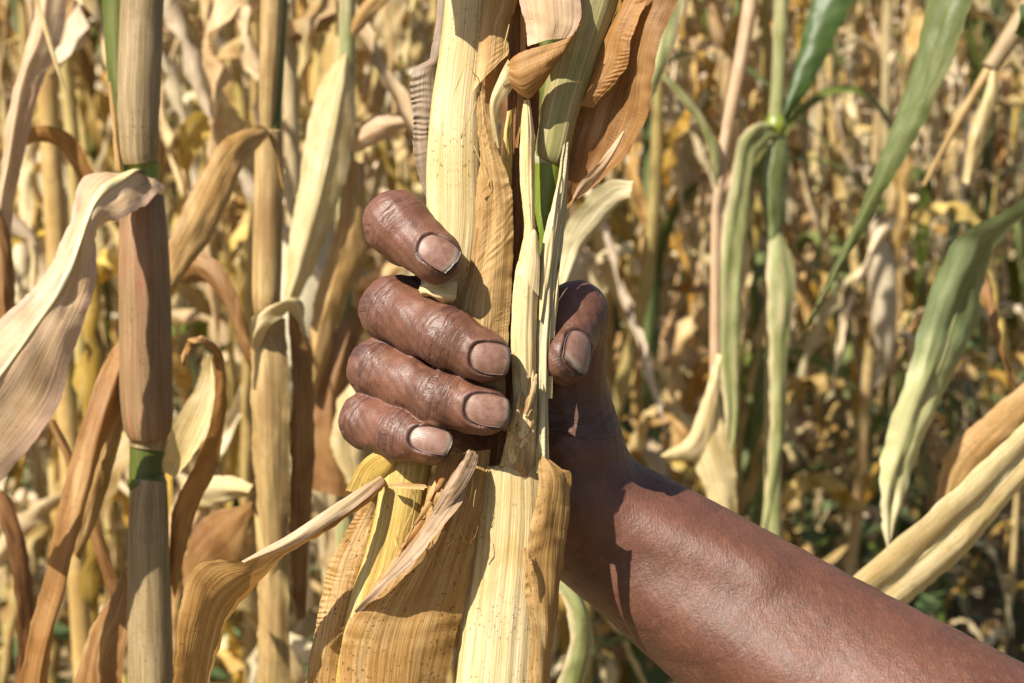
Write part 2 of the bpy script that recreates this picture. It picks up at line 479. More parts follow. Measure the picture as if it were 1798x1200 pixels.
def soil_mat():
    t = NT('soil_with_litter')
    g = t.n('TexCoord').outputs['Object']
    a = t.noise(g, 5.0, 6, 0.65)
    b = t.noise(g, 60.0, 4, 0.7)
    c = t.noise(g, 1.7, 3, 0.5)
    col = t.mix(t.ramp(a, 0.35, 0.65), (0.16, 0.115, 0.060), (0.27, 0.20, 0.10))
    col = t.mix(t.ramp(b, 0.55, 0.72), col, (0.30, 0.22, 0.11))
    col = t.mix(t.math('MULTIPLY', t.ramp(c, 0.45, 0.62), t.ramp(b, 0.40, 0.55)), col, (0.075, 0.09, 0.030))
    bp = t.n('Bump')
    bp.inputs['Distance'].default_value = 0.03
    bp.inputs['Strength'].default_value = 0.8
    t.l(t.math('ADD', a, t.math('MULTIPLY', b, 0.3)), bp.inputs['Height'])
    pr = t.n('BsdfPrincipled')
    t.l(col, pr.inputs['Base Color'])
    pr.inputs['Roughness'].default_value = 0.9
    t.l(bp.outputs[0], pr.inputs['Normal'])
    t.l(pr.outputs[0], t.out.inputs[0])
    return t.m


M['soil'] = soil_mat()
# ---------------------------------------------------------------- the ground, one sheet out to the horizon
def build_ground():
    n = 61
    xs = np.sinh(np.linspace(-4.2, 4.2, n)) * 3.4
    ys = np.concatenate([np.linspace(-3, 12, 46), 12 + np.sinh(np.linspace(0.15, 4, 20)) * 4.5])
    X, Y = np.meshgrid(xs, ys)
    Z = 0.018 * np.sin(X * 5.1) * np.sin(Y * 3.7) + 0.02 * np.sin(X * 1.3 + Y * 0.8)
    me = grid_mesh('ground', np.stack([X, Y, Z], -1))
    g = link('ground', me, M['soil'])
    g['kind'] = 'structure'


build_ground()

# ---------------------------------------------------------------- field plants: shapes shared between copies
def leaf_shape(seed, length, width, th0, bend, th1, green=False, n=40, m=9):
    """a maize blade from its collar at the origin towards +x: rises at th0 from the vertical, bends over, hangs, twists, curls"""
    r = np.random.RandomState(seed)
    s = np.linspace(0, 1, n)
    th = th0 + (th1 - th0) / (1 + np.exp(-(s - bend) / (0.05 + 0.06 * r.rand())))
    th = th + (0.10 if green else 0.20) * fnoise(s * 9, seed)
    az = 0.5 * fnoise(s * 3, seed + 1) * s
    ds = length / (n - 1)
    T = np.stack([np.sin(th) * np.cos(az), np.sin(th) * np.sin(az), np.cos(th)], 1)
    c = np.concatenate([[[0, 0, 0]], np.cumsum(T[:-1] * ds, 0)])
    W = width * np.clip(0.55 + s / 0.10 * 0.45, 0, 1) * np.clip((1 - s ** (2.2 if green else 3.0)), 0.02, 1) * (1 + (0.0 if green else 0.26) * fnoise(s * 13, seed + 2))
    side = np.cross(T, np.array([0, 0, 1.0]))
    for i in range(n):
        if np.linalg.norm(side[i]) < 0.15 or (i and np.dot(side[i], side[i - 1]) < 0):
            side[i] = side[i - 1] if i else np.array([0, 1.0, 0])
        side[i] -= T[i] * np.dot(side[i], T[i])
        side[i] /= np.linalg.norm(side[i])
    tw = (0.5 if green else 2.4) * s * fnoise(s * 3.5, seed + 3) + (0 if green else r.uniform(-2.5, 2.5)) * np.clip(s - bend, 0, 1)
    N = np.cross(T, side)
    A = side * np.cos(tw)[:, None] + N * np.sin(tw)[:, None]
    B = np.cross(T, A)
    u = np.linspace(-1, 1, m)
    curl = (0.35 + 0.2 * r.rand()) if green else np.clip(0.8 + 1.3 * r.rand() + 1.1 * fnoise(s * 6, seed + 4), 0.15, 2.8)
    curl = np.broadcast_to(curl, (n,))[:, None]
    x = np.sin(curl * u[None]) / np.maximum(curl, 0.05)
    z = (1 - np.cos(curl * u[None])) / np.maximum(curl, 0.05)
    z = z + (0.06 if green else 0.42) * (np.sin(s[:, None] * length * 105 + 3 * u[None] * np.sign(u[None]) + seed) + 0.7 * np.sin(s[:, None] * length * 190 - 4 * u[None] + seed * 2)) * (0.25 + 0.75 * np.abs(u[None]))
    z = z - 0.10 * np.exp(-(u / 0.22) ** 2)[None]
    pts = c[:, None] + (W[:, None] * 0.5 * x)[..., None] * A[:, None] + (W[:, None] * 0.5 * z)[..., None] * B[:, None]
    uv = np.stack(np.broadcast_arrays((u * width * 50)[None], (s * length * 100)[:, None]), -1)
    uvn = np.stack(np.broadcast_arrays((u * 0.5 + 0.5)[None], s[:, None]), -1)
    return grid_mesh('leaf', pts, uv + seed, uvn)


def stalk_shape(seed, h, r0):
    r = np.random.RandomState(seed)
    nod = np.cumsum(r.uniform(0.11, 0.19, 14))
    nod = nod[nod < h]
    zs = [0.0]
    for q in nod:
        zs += [q - 0.03, q - 0.006, q, q + 0.008, q + 0.03]
    zs = np.array(sorted(zs + [h]))
    zs = zs[(zs >= 0) & (zs <= h)]
    R = r0 * (1 - 0.62 * zs / h)
    for q in nod:
        R = R * (1 + 0.20 * np.exp(-((zs - q) / 0.007) ** 2)) * np.where((zs > q) & (zs < q + 0.10), 1.07, 1.0)
    ph = np.linspace(0, 2 * np.pi, 9, endpoint=False)
    cx = 0.02 * fnoise(zs * 2.2, seed)
    cy = 0.02 * fnoise(zs * 2.2, seed + 5)
    cx, cy = cx - cx[0], cy - cy[0]
    pts = np.stack([cx[:, None] + R[:, None] * np.cos(ph), cy[:, None] + R[:, None] * np.sin(ph), np.broadcast_to(zs[:, None], (len(zs), 9))], -1)
    uv = np.stack(np.broadcast_arrays((np.abs(ph - np.pi) * r0 * 100)[None], (zs * 100)[:, None]), -1)
    uvn = np.stack(np.broadcast_arrays((0.5 + 0.3 * np.cos(ph))[None], (zs / h)[:, None]), -1)
    return grid_mesh('stalk', pts, uv + seed, uvn, closed=True), nod, (zs, cx, cy)


def tassel_shape(seed):
    r = np.random.RandomState(seed)
    V, F = [], []
    for k in range(9):
        a, e = r.uniform(0, 6.28), (0.05 if k == 0 else r.uniform(0.25, 0.9))
        d = np.array([math.cos(a) * math.sin(e), math.sin(a) * math.sin(e), math.cos(e)])
        L = r.uniform(0.12, 0.22)
        p = np.array([0, 0, 0.02 * k * (k > 0) * 0.4])
        nseg = 8
        q0 = len(V)
        for i in range(nseg + 1):
            t = i / nseg
            c = p + d * L * t + np.array([0, 0, -0.10 * t * t * (k > 0)])
            rad = 0.0028 * (1 - 0.6 * t) * (1 + 0.35 * (i % 2))
            for j in range(4):
                V.append(c + rad * np.array([math.cos(j * 1.57), math.sin(j * 1.57), 0]))
        for i in range(nseg):
            for j in range(4):
                F.append((q0 + i * 4 + j, q0 + i * 4 + (j + 1) % 4, q0 + i * 4 + 4 + (j + 1) % 4, q0 + i * 4 + 4 + j))
    me = bpy.data.meshes.new('tassel')
    me.from_pydata([tuple(v) for v in V], [], F)
    for nm in ('uvcm', 'uvn'):
        me.uv_layers.new(name=nm)
    return me


rng = random.Random(11)
FIELD_LEAVES = []
kinds = ['field_dry'] * 7 + ['field_gold'] * 3 + ['field_pale'] * 6 + ['field_green'] * 3
for i, k in enumerate(kinds):
    g = k == 'field_green'
    me = leaf_shape(100 + i, rng.uniform(0.34, 0.62), rng.uniform(0.022, 0.042) * (1.1 if g else 1.0), rng.uniform(0.25, 0.55), rng.uniform(0.10, 0.24) if not g else rng.uniform(0.25, 0.5), rng.uniform(2.75, 3.12) if not g else rng.uniform(2.0, 2.9), green=g)
    me.materials.append(M[k])
    me.polygons.foreach_set('use_smooth', np.ones(len(me.polygons), dtype=bool))
    FIELD_LEAVES.append((k, me))
UPRIGHT = []
for i in range(4):
    k = ['field_dry', 'field_pale', 'field_green', 'field_gold'][i]
    me = leaf_shape(150 + i, rng.uniform(0.35, 0.55), 0.030, 0.35, 0.65, rng.uniform(1.2, 2.2), green=(i == 2))
    me.materials.append(M[k])
    me.polygons.foreach_set('use_smooth', np.ones(len(me.polygons), dtype=bool))
    UPRIGHT.append((k, me))
STALKS = []
for i in range(6):
    me, nod, path = stalk_shape(200 + i, rng.uniform(1.22, 1.52), rng.uniform(0.009, 0.0125))
    me.materials.append(M['field_stalk'] if i != 2 else M['field_green'])
    me.polygons.foreach_set('use_smooth', np.ones(len(me.polygons), dtype=bool))
    STALKS.append((me, nod, path))
TASSELS = []
for i in range(3):
    me = tassel_shape(300 + i)
    me.materials.append(M['field_pale'])
    TASSELS.append(me)


def ear_shape(seed):
    r = np.random.RandomState(seed)
    s = np.linspace(0, 1, 18)
    R = 0.021 * np.sin(np.pi * np.clip(s * 0.80 + 0.16, 0, 1)) ** 0.8 * np.where(s > 0.9, (1.02 - s) / 0.12, 1)
    ph = np.linspace(0, 2 * np.pi, 16, endpoint=False)
    k = 1 + 0.07 * np.sin(ph * 5 + 2 * s[:, None] + seed) + 0.04 * np.sin(ph * 9 - s[:, None] * 4)
    pts = np.stack([R[:, None] * k * np.cos(ph), R[:, None] * k * np.sin(ph), np.broadcast_to(-s[:, None] * 0.19, (18, 16))], -1)
    uv = np.stack(np.broadcast_arrays((np.abs(ph - np.pi) * 2.0)[None], (s * 19)[:, None]), -1)
    uvn = np.stack(np.broadcast_arrays((0.5 + 0.3 * np.cos(ph))[None], s[:, None]), -1)
    me = grid_mesh('ear', pts, uv, uvn, closed=True)
    me.materials.append(M['field_pale'])
    me.polygons.foreach_set('use_smooth', np.ones(len(me.polygons), dtype=bool))
    return me


EARS = [ear_shape(i) for i in range(2)]


def child(name, me, parent, loc, rot, sc=1.0):
    o = bpy.data.objects.new(name, me)
    COL.objects.link(o)
    o.parent = parent
    o.location = loc
    o.rotation_euler = rot
    o.scale = (sc, sc, sc)
    return o


FGROUP = 'dried corn plants standing in the field behind'


def field_plant(x, y, rnd, green=0.12, size=1.0):
    t = thing('corn_plant', 'x', 'corn plant', (x, y, 0), FGROUP)
    seen = {}
    ear = tas = False
    sc = rnd.uniform(0.88, 1.12) * size
    me, nod, (zs, cx, cy) = STALKS[rnd.randrange(len(STALKS))]
    t.rotation_euler = (rnd.gauss(0, 0.05), rnd.gauss(0, 0.05), rnd.uniform(0, 6.28))
    t.scale = (sc, sc, sc)
    child('stalk', me, t, (0, 0, 0), (0, 0, 0))
    a0 = rnd.uniform(0, 6.28)
    for i, q in enumerate(nod):
        if q < 0.12: continue
        a = a0 + math.pi * i + rnd.gauss(0, 0.4)
        loc = (float(np.interp(q, zs, cx)), float(np.interp(q, zs, cy)), float(q))
        for rep in range(2 if rnd.random() < 0.65 else 1):
            while True:
                k, lm = FIELD_LEAVES[rnd.randrange(len(FIELD_LEAVES))] if rnd.random() < 0.9 else UPRIGHT[rnd.randrange(len(UPRIGHT))]
                if k != 'field_green' or rnd.random() < green * 2.2: break
            seen[k] = seen.get(k, 0) + 1
            child('leaf', lm, t, loc, (rnd.gauss(0, 0.15), rnd.gauss(0, 0.2), a + rep * 2.0), rnd.uniform(0.75, 1.15))
    if rnd.random() < 0.6:
        tas = True
        child('tassel', TASSELS[rnd.randrange(3)], t, (float(cx[-1]), float(cy[-1]), float(zs[-1])), (0, 0, rnd.uniform(0, 6)), 1.0)
    if rnd.random() < 0.35:
        q = nod[len(nod) // 2]
        ear = True
        child('ear', EARS[rnd.randrange(2)], t, (0.025 * math.cos(a0), 0.025 * math.sin(a0), q + 0.02), (rnd.gauss(0, 0.3), rnd.gauss(0, 0.3), 0), rnd.uniform(0.8, 1.1))
    fx = 899 + x / y * FPX
    hue = 'golden' if seen.get('field_gold', 0) >= 4 else 'pale' if seen.get('field_pale', 0) >= 6 else 'tan'
    leaf = 'with some green leaves' if seen.get('field_green', 0) >= 2 else 'with withered leaves'
    part = ' and an ear' if ear else ''
    place = 'by the left edge' if fx < 330 else 'left of the fist' if fx < 760 else 'behind the bundle' if fx < 1040 else 'right of the fist' if fx < 1330 else 'above the forearm' if fx < 1560 else 'by the right edge'
    row = 'near row' if y < 2.7 else 'middle row' if y < 4.2 else 'back row'
    t['label'] = '%s corn plant %s%s, %s %s' % (hue, leaf, part, row, place)
    return t


def field():
    rnd = random.Random(5)
    pts = []
    tries = 0
    while len(pts) < 215 and tries < 30000:
        tries += 1
        y = 1.75 + 4.2 * rnd.random() ** 0.75
        half = y * 0.30 + 0.22
        x = rnd.uniform(-half, half)
        fx = 899 + x / y * FPX * 0.98
        # a weedy gap down the right side and one at the lower left
        if fx > 1580 and y < 3.0: continue
        if fx > 1060 and y < 2.1: continue
        if fx > 1380 and y < 2.7: continue
        if fx > 1560 and y < 3.6: continue
        if 60 < fx < 560 and y < 3.0 and rnd.random() < 0.75: continue
        md = 0.14 if y < 2.8 else 0.165
        if any((x - a) ** 2 + (y - b) ** 2 < md * md for a, b in pts): continue
        pts.append((x, y))
    for px, y in ((-60, 1.15), (110, 1.5), (320, 1.42), (410, 1.75), (560, 1.3), (660, 1.55), (720, 1.9), (1015, 1.95), (1150, 2.05), (1440, 2.15)):
        pts.append(((px - 899) / FPX * y, y))
    for x, y in pts:
        fx = 899 + x / y * FPX
        field_plant(x, y, rnd, green=0.0 if y < 1.95 else 0.16 + 0.26 * (fx > 1100) * (fx < 1560))
    for px, y in ((1590, 2.35), (1660, 2.6), (1700, 2.2), (1745, 2.75), (1790, 2.4), (1620, 2.95), (1530, 2.5)):
        q = field_plant((px - 899) / FPX * y, y, rnd, green=0.3, size=0.5)
        q['label'] = 'short ' + q['label']
    # the rest of the field, one mass
    V, F, UV, UN = [], [], [], []
    mats = ['field_dry', 'field_gold', 'field_pale', 'field_stalk']
    bufs = {k: ([], [], [], []) for k in mats}
    base = [(k, leaf_shape(400 + i, 0.6, 0.05, 0.3, 0.2, 3.0, n=10, m=3)) for i, k in enumerate(['field_dry', 'field_gold', 'field_pale', 'field_dry'])]
    sh = stalk_shape(450, 1.4, 0.012)[0]
    base.append(('field_stalk', sh))
    geo = []
    for k, me in base:
        co = np.zeros(len(me.vertices) * 3, np.float32)
        me.vertices.foreach_get('co', co)
        fi = np.zeros(len(me.loops), np.int32)
        me.loops.foreach_get('vertex_index', fi)
        uv = np.zeros(len(me.loops) * 2, np.float32)
        me.uv_layers['uvcm'].data.foreach_get('uv', uv)
        un = np.zeros(len(me.loops) * 2, np.float32)
        me.uv_layers['uvn'].data.foreach_get('uv', un)
        geo.append((k, co.reshape(-1, 3), fi.reshape(-1, 4), uv, un))
    allV, allF, allUV, allUN, allM = [], [], [], [], []
    nb = 0
    for _ in range(620):
        y = 5.9 + 9 * rnd.random()
        x = rnd.uniform(-1, 1) * (y * 0.31 + 0.4)
        parts = [(4, 0.0, 0.0)] + [(rnd.randrange(4), rnd.uniform(0.25, 1.35), rnd.uniform(0, 6.28)) for _ in range(11)]
        for gi, z, a in parts:
            k, co, fi, uv, un = geo[gi]
            ca, sa = math.cos(a), math.sin(a)
            s = rnd.uniform(0.85, 1.15)
            q = np.stack([x + s * (co[:, 0] * ca - co[:, 1] * sa), y + s * (co[:, 0] * sa + co[:, 1] * ca), z + s * co[:, 2]], 1)
            allV.append(q)
            allF.append(fi + nb)
            allUV.append(uv.reshape(-1, 2) + rnd.uniform(0, 90))
            allUN.append(un)
            allM.append(np.full(len(fi), mats.index(k)))
            nb += len(q)
    V, F = np.concatenate(allV), np.concatenate(allF)
    me = bpy.data.meshes.new('distant_corn')
    me.vertices.add(len(V))
    me.vertices.foreach_set('co', V.reshape(-1).astype(np.float32))
    me.loops.add(F.size)
    me.loops.foreach_set('vertex_index', F.reshape(-1).astype(np.int32))
    me.polygons.add(len(F))
    me.polygons.foreach_set('loop_start', np.arange(0, F.size, 4, dtype=np.int32))
    me.update(calc_edges=True)
    for nm, arr in (('uvcm', allUV), ('uvn', allUN)):
        l = me.uv_layers.new(name=nm)
        l.data.foreach_set('uv', np.concatenate([a.reshape(-1) for a in arr]).astype(np.float32))
    for k in mats: me.materials.append(M[k])
    me.polygons.foreach_set('material_index', np.concatenate(allM).astype(np.int32))
    me.polygons.foreach_set('use_smooth', np.ones(len(F), dtype=bool))
    o = bpy.data.objects.new('distant_corn', me)
    COL.objects.link(o)
    o['kind'] = 'stuff'
    o['label'] = 'far mass of dried corn at the back of the field'
    o['category'] = 'corn field'


field()


def weeds():
    r = np.random.RandomState(3)
    n = 30000
    y = 1.6 + 6.5 * r.rand(n) ** 0.8
    x = (r.rand(n) * 2 - 1) * (y * 0.33 + 0.25)
    dens = 0.5 + 0.5 * np.sin(x * 4.1 + 1) * np.sin(y * 3.3) + 0.5 * (x / y > 0.16) + 0.35 * (x / y < -0.15)
    keep = r.rand(n) < dens
    x, y = x[keep], y[keep]
    n = len(x)
    z = 0.02 + 0.34 * r.rand(n) ** 1.6 * (0.4 + 0.6 * (np.sin(x * 9 + 2 * np.sin(y * 5)) > -0.2))
    c = np.stack([x, y, z], 1)
    a = r.rand(n) * 6.28
    tilt = r.uniform(-0.7, 0.7, n)
    d = np.stack([np.cos(a) * np.cos(tilt), np.sin(a) * np.cos(tilt), np.sin(tilt)], 1)
    s = np.stack([-np.sin(a), np.cos(a), r.uniform(-0.5, 0.5, n)], 1)
    dry = r.rand(n) < 0.42
    L = np.where(dry, r.uniform(0.03, 0.11, n), r.uniform(0.025, 0.065, n))[:, None]
    Wd = np.where(dry, 0.16, 0.42)[:, None] * L
    V = np.stack([c, c + d * L * 0.5 + s * Wd + [0, 0, 0.004], c + d * L, c + d * L * 0.5 - s * Wd], 1).reshape(-1, 3)
    F = np.arange(n * 4).reshape(n, 4)
    for nm, sel, mat in (('ground_weeds', ~dry, 'weed'), ('leaf_litter', dry, 'litter')):
        VV = V.reshape(n, 4, 3)[sel]
        k = len(VV)
        me = bpy.data.meshes.new(nm)
        me.from_pydata([tuple(v) for v in VV.reshape(-1, 3)], [], [tuple(f) for f in np.arange(k * 4).reshape(k, 4)])
        for q in ('uvcm', 'uvn'):
            l = me.uv_layers.new(name=q)
            uv = np.tile(np.array([[0.5, 0], [1, 0.5], [0.5, 1], [0, 0.5]]), (k, 1))
            if q == 'uvcm': uv = uv * 3 + np.repeat(r.rand(k, 2) * 90, 4, 0)
            l.data.foreach_set('uv', uv.reshape(-1).astype(np.float32))
        o = link(nm, me, M[mat], smooth=False)
        o['kind'] = 'stuff'
        o['label'] = 'low green weeds growing between the corn rows' if nm == 'ground_weeds' else 'dry fallen leaf scraps lying on the soil'
        o['category'] = 'weeds' if nm == 'ground_weeds' else 'leaf litter'


M['weed'] = leafmat('weed_leaf', (0.105, 0.155, 0.055), (0.07, 0.115, 0.045), (0.24, 0.25, 0.07), vein=0.2, spots=0.1, bump=0.2, transl=0.2, blotch=0.25)
M['litter'] = leafmat('leaf_litter', (0.46, 0.33, 0.14), (0.30, 0.19, 0.07), (0.42, 0.33, 0.09), vein=0.4, spots=0.3, bump=0.4, transl=0.2, blotch=0.25)
weeds()
# ---------------------------------------------------------------- plants standing close behind the grip
def root_at(px, d):
    q = P(px, 1250, d)
    return (float(q[0]), float(q[1]), 0.0)


def root_tube(parent, px, py, d, rpx, mat, name='culm', dpx=0):
    """carries a stalk on from the foot of the picture straight down into the soil"""
    top = P(px, py, d)
    n = 24
    z = np.linspace(top[2], -0.03, n)
    r = rpx * d / FPX * np.linspace(1, 1.25, n)
    for q in (0.3, 0.62, 0.9):
        r = r * (1 + 0.16 * np.exp(-((np.linspace(0, 1, n) - q) / 0.03) ** 2))
    ph = np.linspace(0, 2 * np.pi, 20, endpoint=False)
    pts = np.stack([top[0] + r[:, None] * np.cos(ph), top[1] + r[:, None] * np.sin(ph), np.broadcast_to(z[:, None], (n, 20))], -1)
    uv = np.stack(np.broadcast_arrays((np.abs(ph - np.pi) * r[0] * 100)[None], (z * 100)[:, None]), -1)
    uvn = np.stack(np.broadcast_arrays((0.5 + 0.3 * np.cos(ph))[None], (z / top[2])[:, None]), -1)
    return link(name, grid_mesh(name, pts, uv, uvn, closed=True), mat, parent)


def left_stalk():
    d = 0.70
    t = thing('corn_plant', 'tall grey corn stalk at the left with green joints and a long pale drooping leaf', 'corn plant', root_at(262, d))
    tube('culm', [(205, -120, 0, 29), (208, 0, 0, 28), (214, 120, 0, 26), (232, 290, 0, 24), (246, 300, 0, 26), (250, 345, 0, 27), (252, 420, 2, 27)], d, M['olive_culm'], t)
    tube('sheath', [(256, -120, -8, 36), (250, 0, -8, 37), (246, 100, -8, 37), (243, 200, -6, 36), (243, 262, -4, 34), (246, 286, -3, 30)], d, M['grey_sheath'], t, ribs=(11, 0.03), wob=0.008)
    tube('node', [(248, 278, 0, 28), (249, 290, 0, 31), (250, 300, 0, 29), (250, 318, 0, 28)], d, M['green_culm'], t, nv=20)
    tube('sheath', [(250, 345, 0, 38), (252, 420, -1, 43), (255, 550, -1, 46), (257, 680, -1, 46), (260, 745, -1, 43), (262, 770, 0, 34)], d, M['red_sheath'], t, ribs=(9, 0.012), wob=0.006, seed=4)
    tube('culm', [(258, 740, 2, 30), (259, 800, 2, 31), (258, 850, 2, 31), (258, 920, 4, 30), (258, 1000, 6, 28)], d, M['olive_culm'], t, seed=3)
    tube('sheath', [(266, 842, -2, 27), (262, 880, -2, 33), (261, 960, -2, 36), (263, 1080, -2, 38), (266, 1250, -2, 40)], d, M['grey_sheath'], t, ribs=(12, 0.025), wob=0.006, seed=7)
    root_tube(t, 266, 1245, d - 0.002, 39, M['grey_sheath'], 'culm')
    tube('node', [(259, 764, 1, 31), (260, 772, 1, 34), (260, 780, 1, 32), (259, 788, 1, 30)], d, M['grey_sheath'], t, nv=16, seed=9)
    tube('node', [(256, 838, 0, 31), (257, 846, 0, 34), (258, 854, 0, 32)], d, M['olive_culm'], t, nv=14, seed=11)
    # thin dry shred beside the joint
    ribbon('shred', [(190, 145, -8), (196, 220, -8), (203, 300, -8)], [(195, 143, -8), (206, 220, -8), (216, 302, -6)], d, M['tan'], t, nv=24, nu=4)
    # the pale blade bending down out of the collar
    ribbon('leaf', [(212, 306, -4), (180, 302, -18), (138, 322, -30), (118, 400, -40), (72, 490, -48), (0, 560, -55), (-90, 640, -60), (-180, 760, -62)],
           [(288, 324, -2), (262, 352, -16), (222, 382, -28), (172, 402, -34), (166, 505, -42), (130, 610, -48), (92, 730, -52), (-20, 870, -56)], d, M['pink_tan'], t, bulge=[1, 3, 4, 4, 3, 2], nv=90, nu=15, wob=0.8, seed=3, fold=(0.42, 1.8), rib=(0.42, 1.6, 0.5, M['midrib']))
    # blade rolled over beside the lower joint
    ribbon('leaf', [(284, 828, -6), (294, 775, -12), (320, 716, -16), (348, 664, -18), (358, 618, -16)],
           [(300, 848, -10), (338, 802, -18), (364, 750, -22), (377, 690, -22), (370, 622, -18)], d, M['cream_leaf'], t, bulge=-3, nv=60, seed=5)
    ribbon('leaf', [(298, 990, 6), (302, 900, 4), (334, 830, -2), (366, 756, -6), (376, 690, -6), (372, 620, -8), (338, 606, -14), (322, 650, -10)],
           [(308, 1050, 6), (340, 910, 4), (380, 820, 2), (396, 730, 2), (396, 660, 0), (386, 614, -6), (352, 590, -14), (330, 622, -12)], d, M['orange'], t, bulge=2.5, nv=80, seed=6)
    # long orange blade folded lengthwise, hanging in front of the foot
    ribbon('leaf', [(205, 600, 4), (172, 660, 0), (138, 760, -6), (100, 900, -12), (78, 1010, -14), (48, 1120, -16), (20, 1260, -18)],
           [(226, 640, 6), (208, 720, 4), (176, 800, 0), (140, 930, -4), (108, 1040, -6), (88, 1150, -8), (80, 1260, -8)], d, M['orange'], t, bulge=[1, 3, 4, 3, 2], nv=70, seed=8, fold=(0.45, 5))
    ribbon('leaf', [(215, 620, 6), (190, 740, 4), (150, 850, 2), (118, 960, 0)], [(232, 640, 8), (214, 760, 8), (182, 880, 6), (140, 985, 2)], d, M['tan'], t, bulge=2, seed=9)
    ribbon('leaf', [(222, 980, 8), (200, 1040, 10), (160, 1100, 14), (128, 1210, 16)], [(236, 1040, 4), (224, 1120, 4), (214, 1180, 6), (226, 1260, 8)], d, M['brown'], t, bulge=2, seed=10)
    ribbon('leaf', [(75, 730, 20), (110, 800, 22), (150, 920, 24), (196, 1060, 26)], [(98, 738, 20), (128, 800, 22), (172, 910, 24), (220, 1062, 26)], d, M['brown'], t, bulge=1.5, seed=12)


left_stalk()


def second_stalk():
    d = 0.83
    t = thing('corn_plant', 'straw coloured corn stalk left of the hand with a brown leaf arching off it', 'corn plant', root_at(478, d))
    tube('culm', [(488, -120, 0, 22), (484, 0, 0, 21), (480, 100, 0, 20), (476, 220, 0, 18), (472, 300, 0, 20)], d, M['olive_culm'], t, seed=2)
    tube('sheath', [(480, -120, -5, 20), (478, 0, -5, 20), (474, 90, -5, 18), (470, 180, -4, 15), (470, 240, -2, 11)], d, M['straw_sheath'], t, ribs=(8, 0.03), seed=3)
    tube('sheath', [(472, 230, 0, 24), (472, 300, 0, 25), (470, 420, 0, 26), (468, 520, 0, 25), (468, 560, 2, 20)], d, M['straw_sheath'], t, ribs=(9, 0.02), seed=5, wob=0.01)
    tube('culm', [(470, 540, 3, 20), (472, 700, 4, 21), (476, 900, 4, 22), (480, 1060, 0, 26), (484, 1250, 0, 27)], d, M['olive_culm'], t, seed=6)
    root_tube(t, 484, 1245, d, 27, M['straw_sheath'])
    ribbon('leaf', [(496, 330, -4), (488, 262, -8), (470, 226, -12), (440, 224, -20), (392, 246, -34), (350, 310, -44), (318, 372, -52), (294, 430, -56), (284, 510, -58)],
           [(498, 340, 8), (494, 290, 6), (484, 240, 2), (462, 250, -12), (428, 290, -30), (402, 350, -40), (370, 418, -48), (326, 478, -54), (296, 520, -58)], d, M['tan'], t, bulge=[1, 2, 3, 3, 2], nv=80, seed=4)
    # broad brown sheath blade wrapped round the lower joint
    ribbon('leaf', [(440, 560, -6), (440, 640, -14), (442, 760, -16), (450, 880, -14), (470, 1000, -8)], [(500, 560, -8), (506, 640, -16), (508, 760, -18), (508, 900, -16), (502, 1010, -10)], d, M['straw_sheath'], t, bulge=7, nv=60, ribs=(3, 0.35), seed=6)
    ribbon('leaf', [(504, 540, -2), (512, 660, -8), (510, 800, -8), (508, 960, -4), (520, 1090, 0)], [(528, 540, -4), (548, 640, 0), (552, 760, 4), (546, 900, 6), (526, 1080, 6)], d, M['brown'], t, bulge=3, nv=60, seed=8)
    ribbon('leaf', [(440, 590, -20), (452, 548, -24), (488, 530, -24), (520, 528, -18), (520, 570, -12)], [(452, 620, -18), (468, 580, -26), (492, 556, -28), (512, 548, -24), (528, 600, -14)], d, M['cream_leaf'], t, bulge=3, seed=11, wob=1.2)
    ribbon('leaf', [(446, 900, -6), (452, 1000, -10), (452, 1120, -10), (448, 1250, -8)], [(500, 960, -8), (506, 1040, -12), (508, 1140, -12), (510, 1250, -10)], d, M['straw_sheath'], t, bulge=5, seed=12, ribs=(3, 0.4))
    ribbon('leaf', [(312, 470, 20), (340, 440, 10), (392, 470, 4), (430, 560, 2), (446, 640, 8)], [(330, 500, 22), (370, 500, 10), (408, 560, 6), (438, 650, 6), (450, 700, 10)], d, M['brown'], t, bulge=4, seed=13)
    ribbon('leaf', [(326, 840, 30), (360, 836, 20), (410, 836, 10), (444, 852, 4)], [(330, 884, 30), (366, 890, 22), (414, 876, 14), (448, 866, 6)], d, M['cream_leaf'], t, bulge=3, seed=14)
    ribbon('leaf', [(448, 880, 2), (420, 888, 10), (370, 900, 20), (330, 950, 26), (320, 1020, 30)], [(450, 900, 2), (436, 930, 10), (420, 980, 16), (380, 1010, 22), (340, 1040, 28)], d, M['brown'], t, bulge=3, seed=15)


second_stalk()


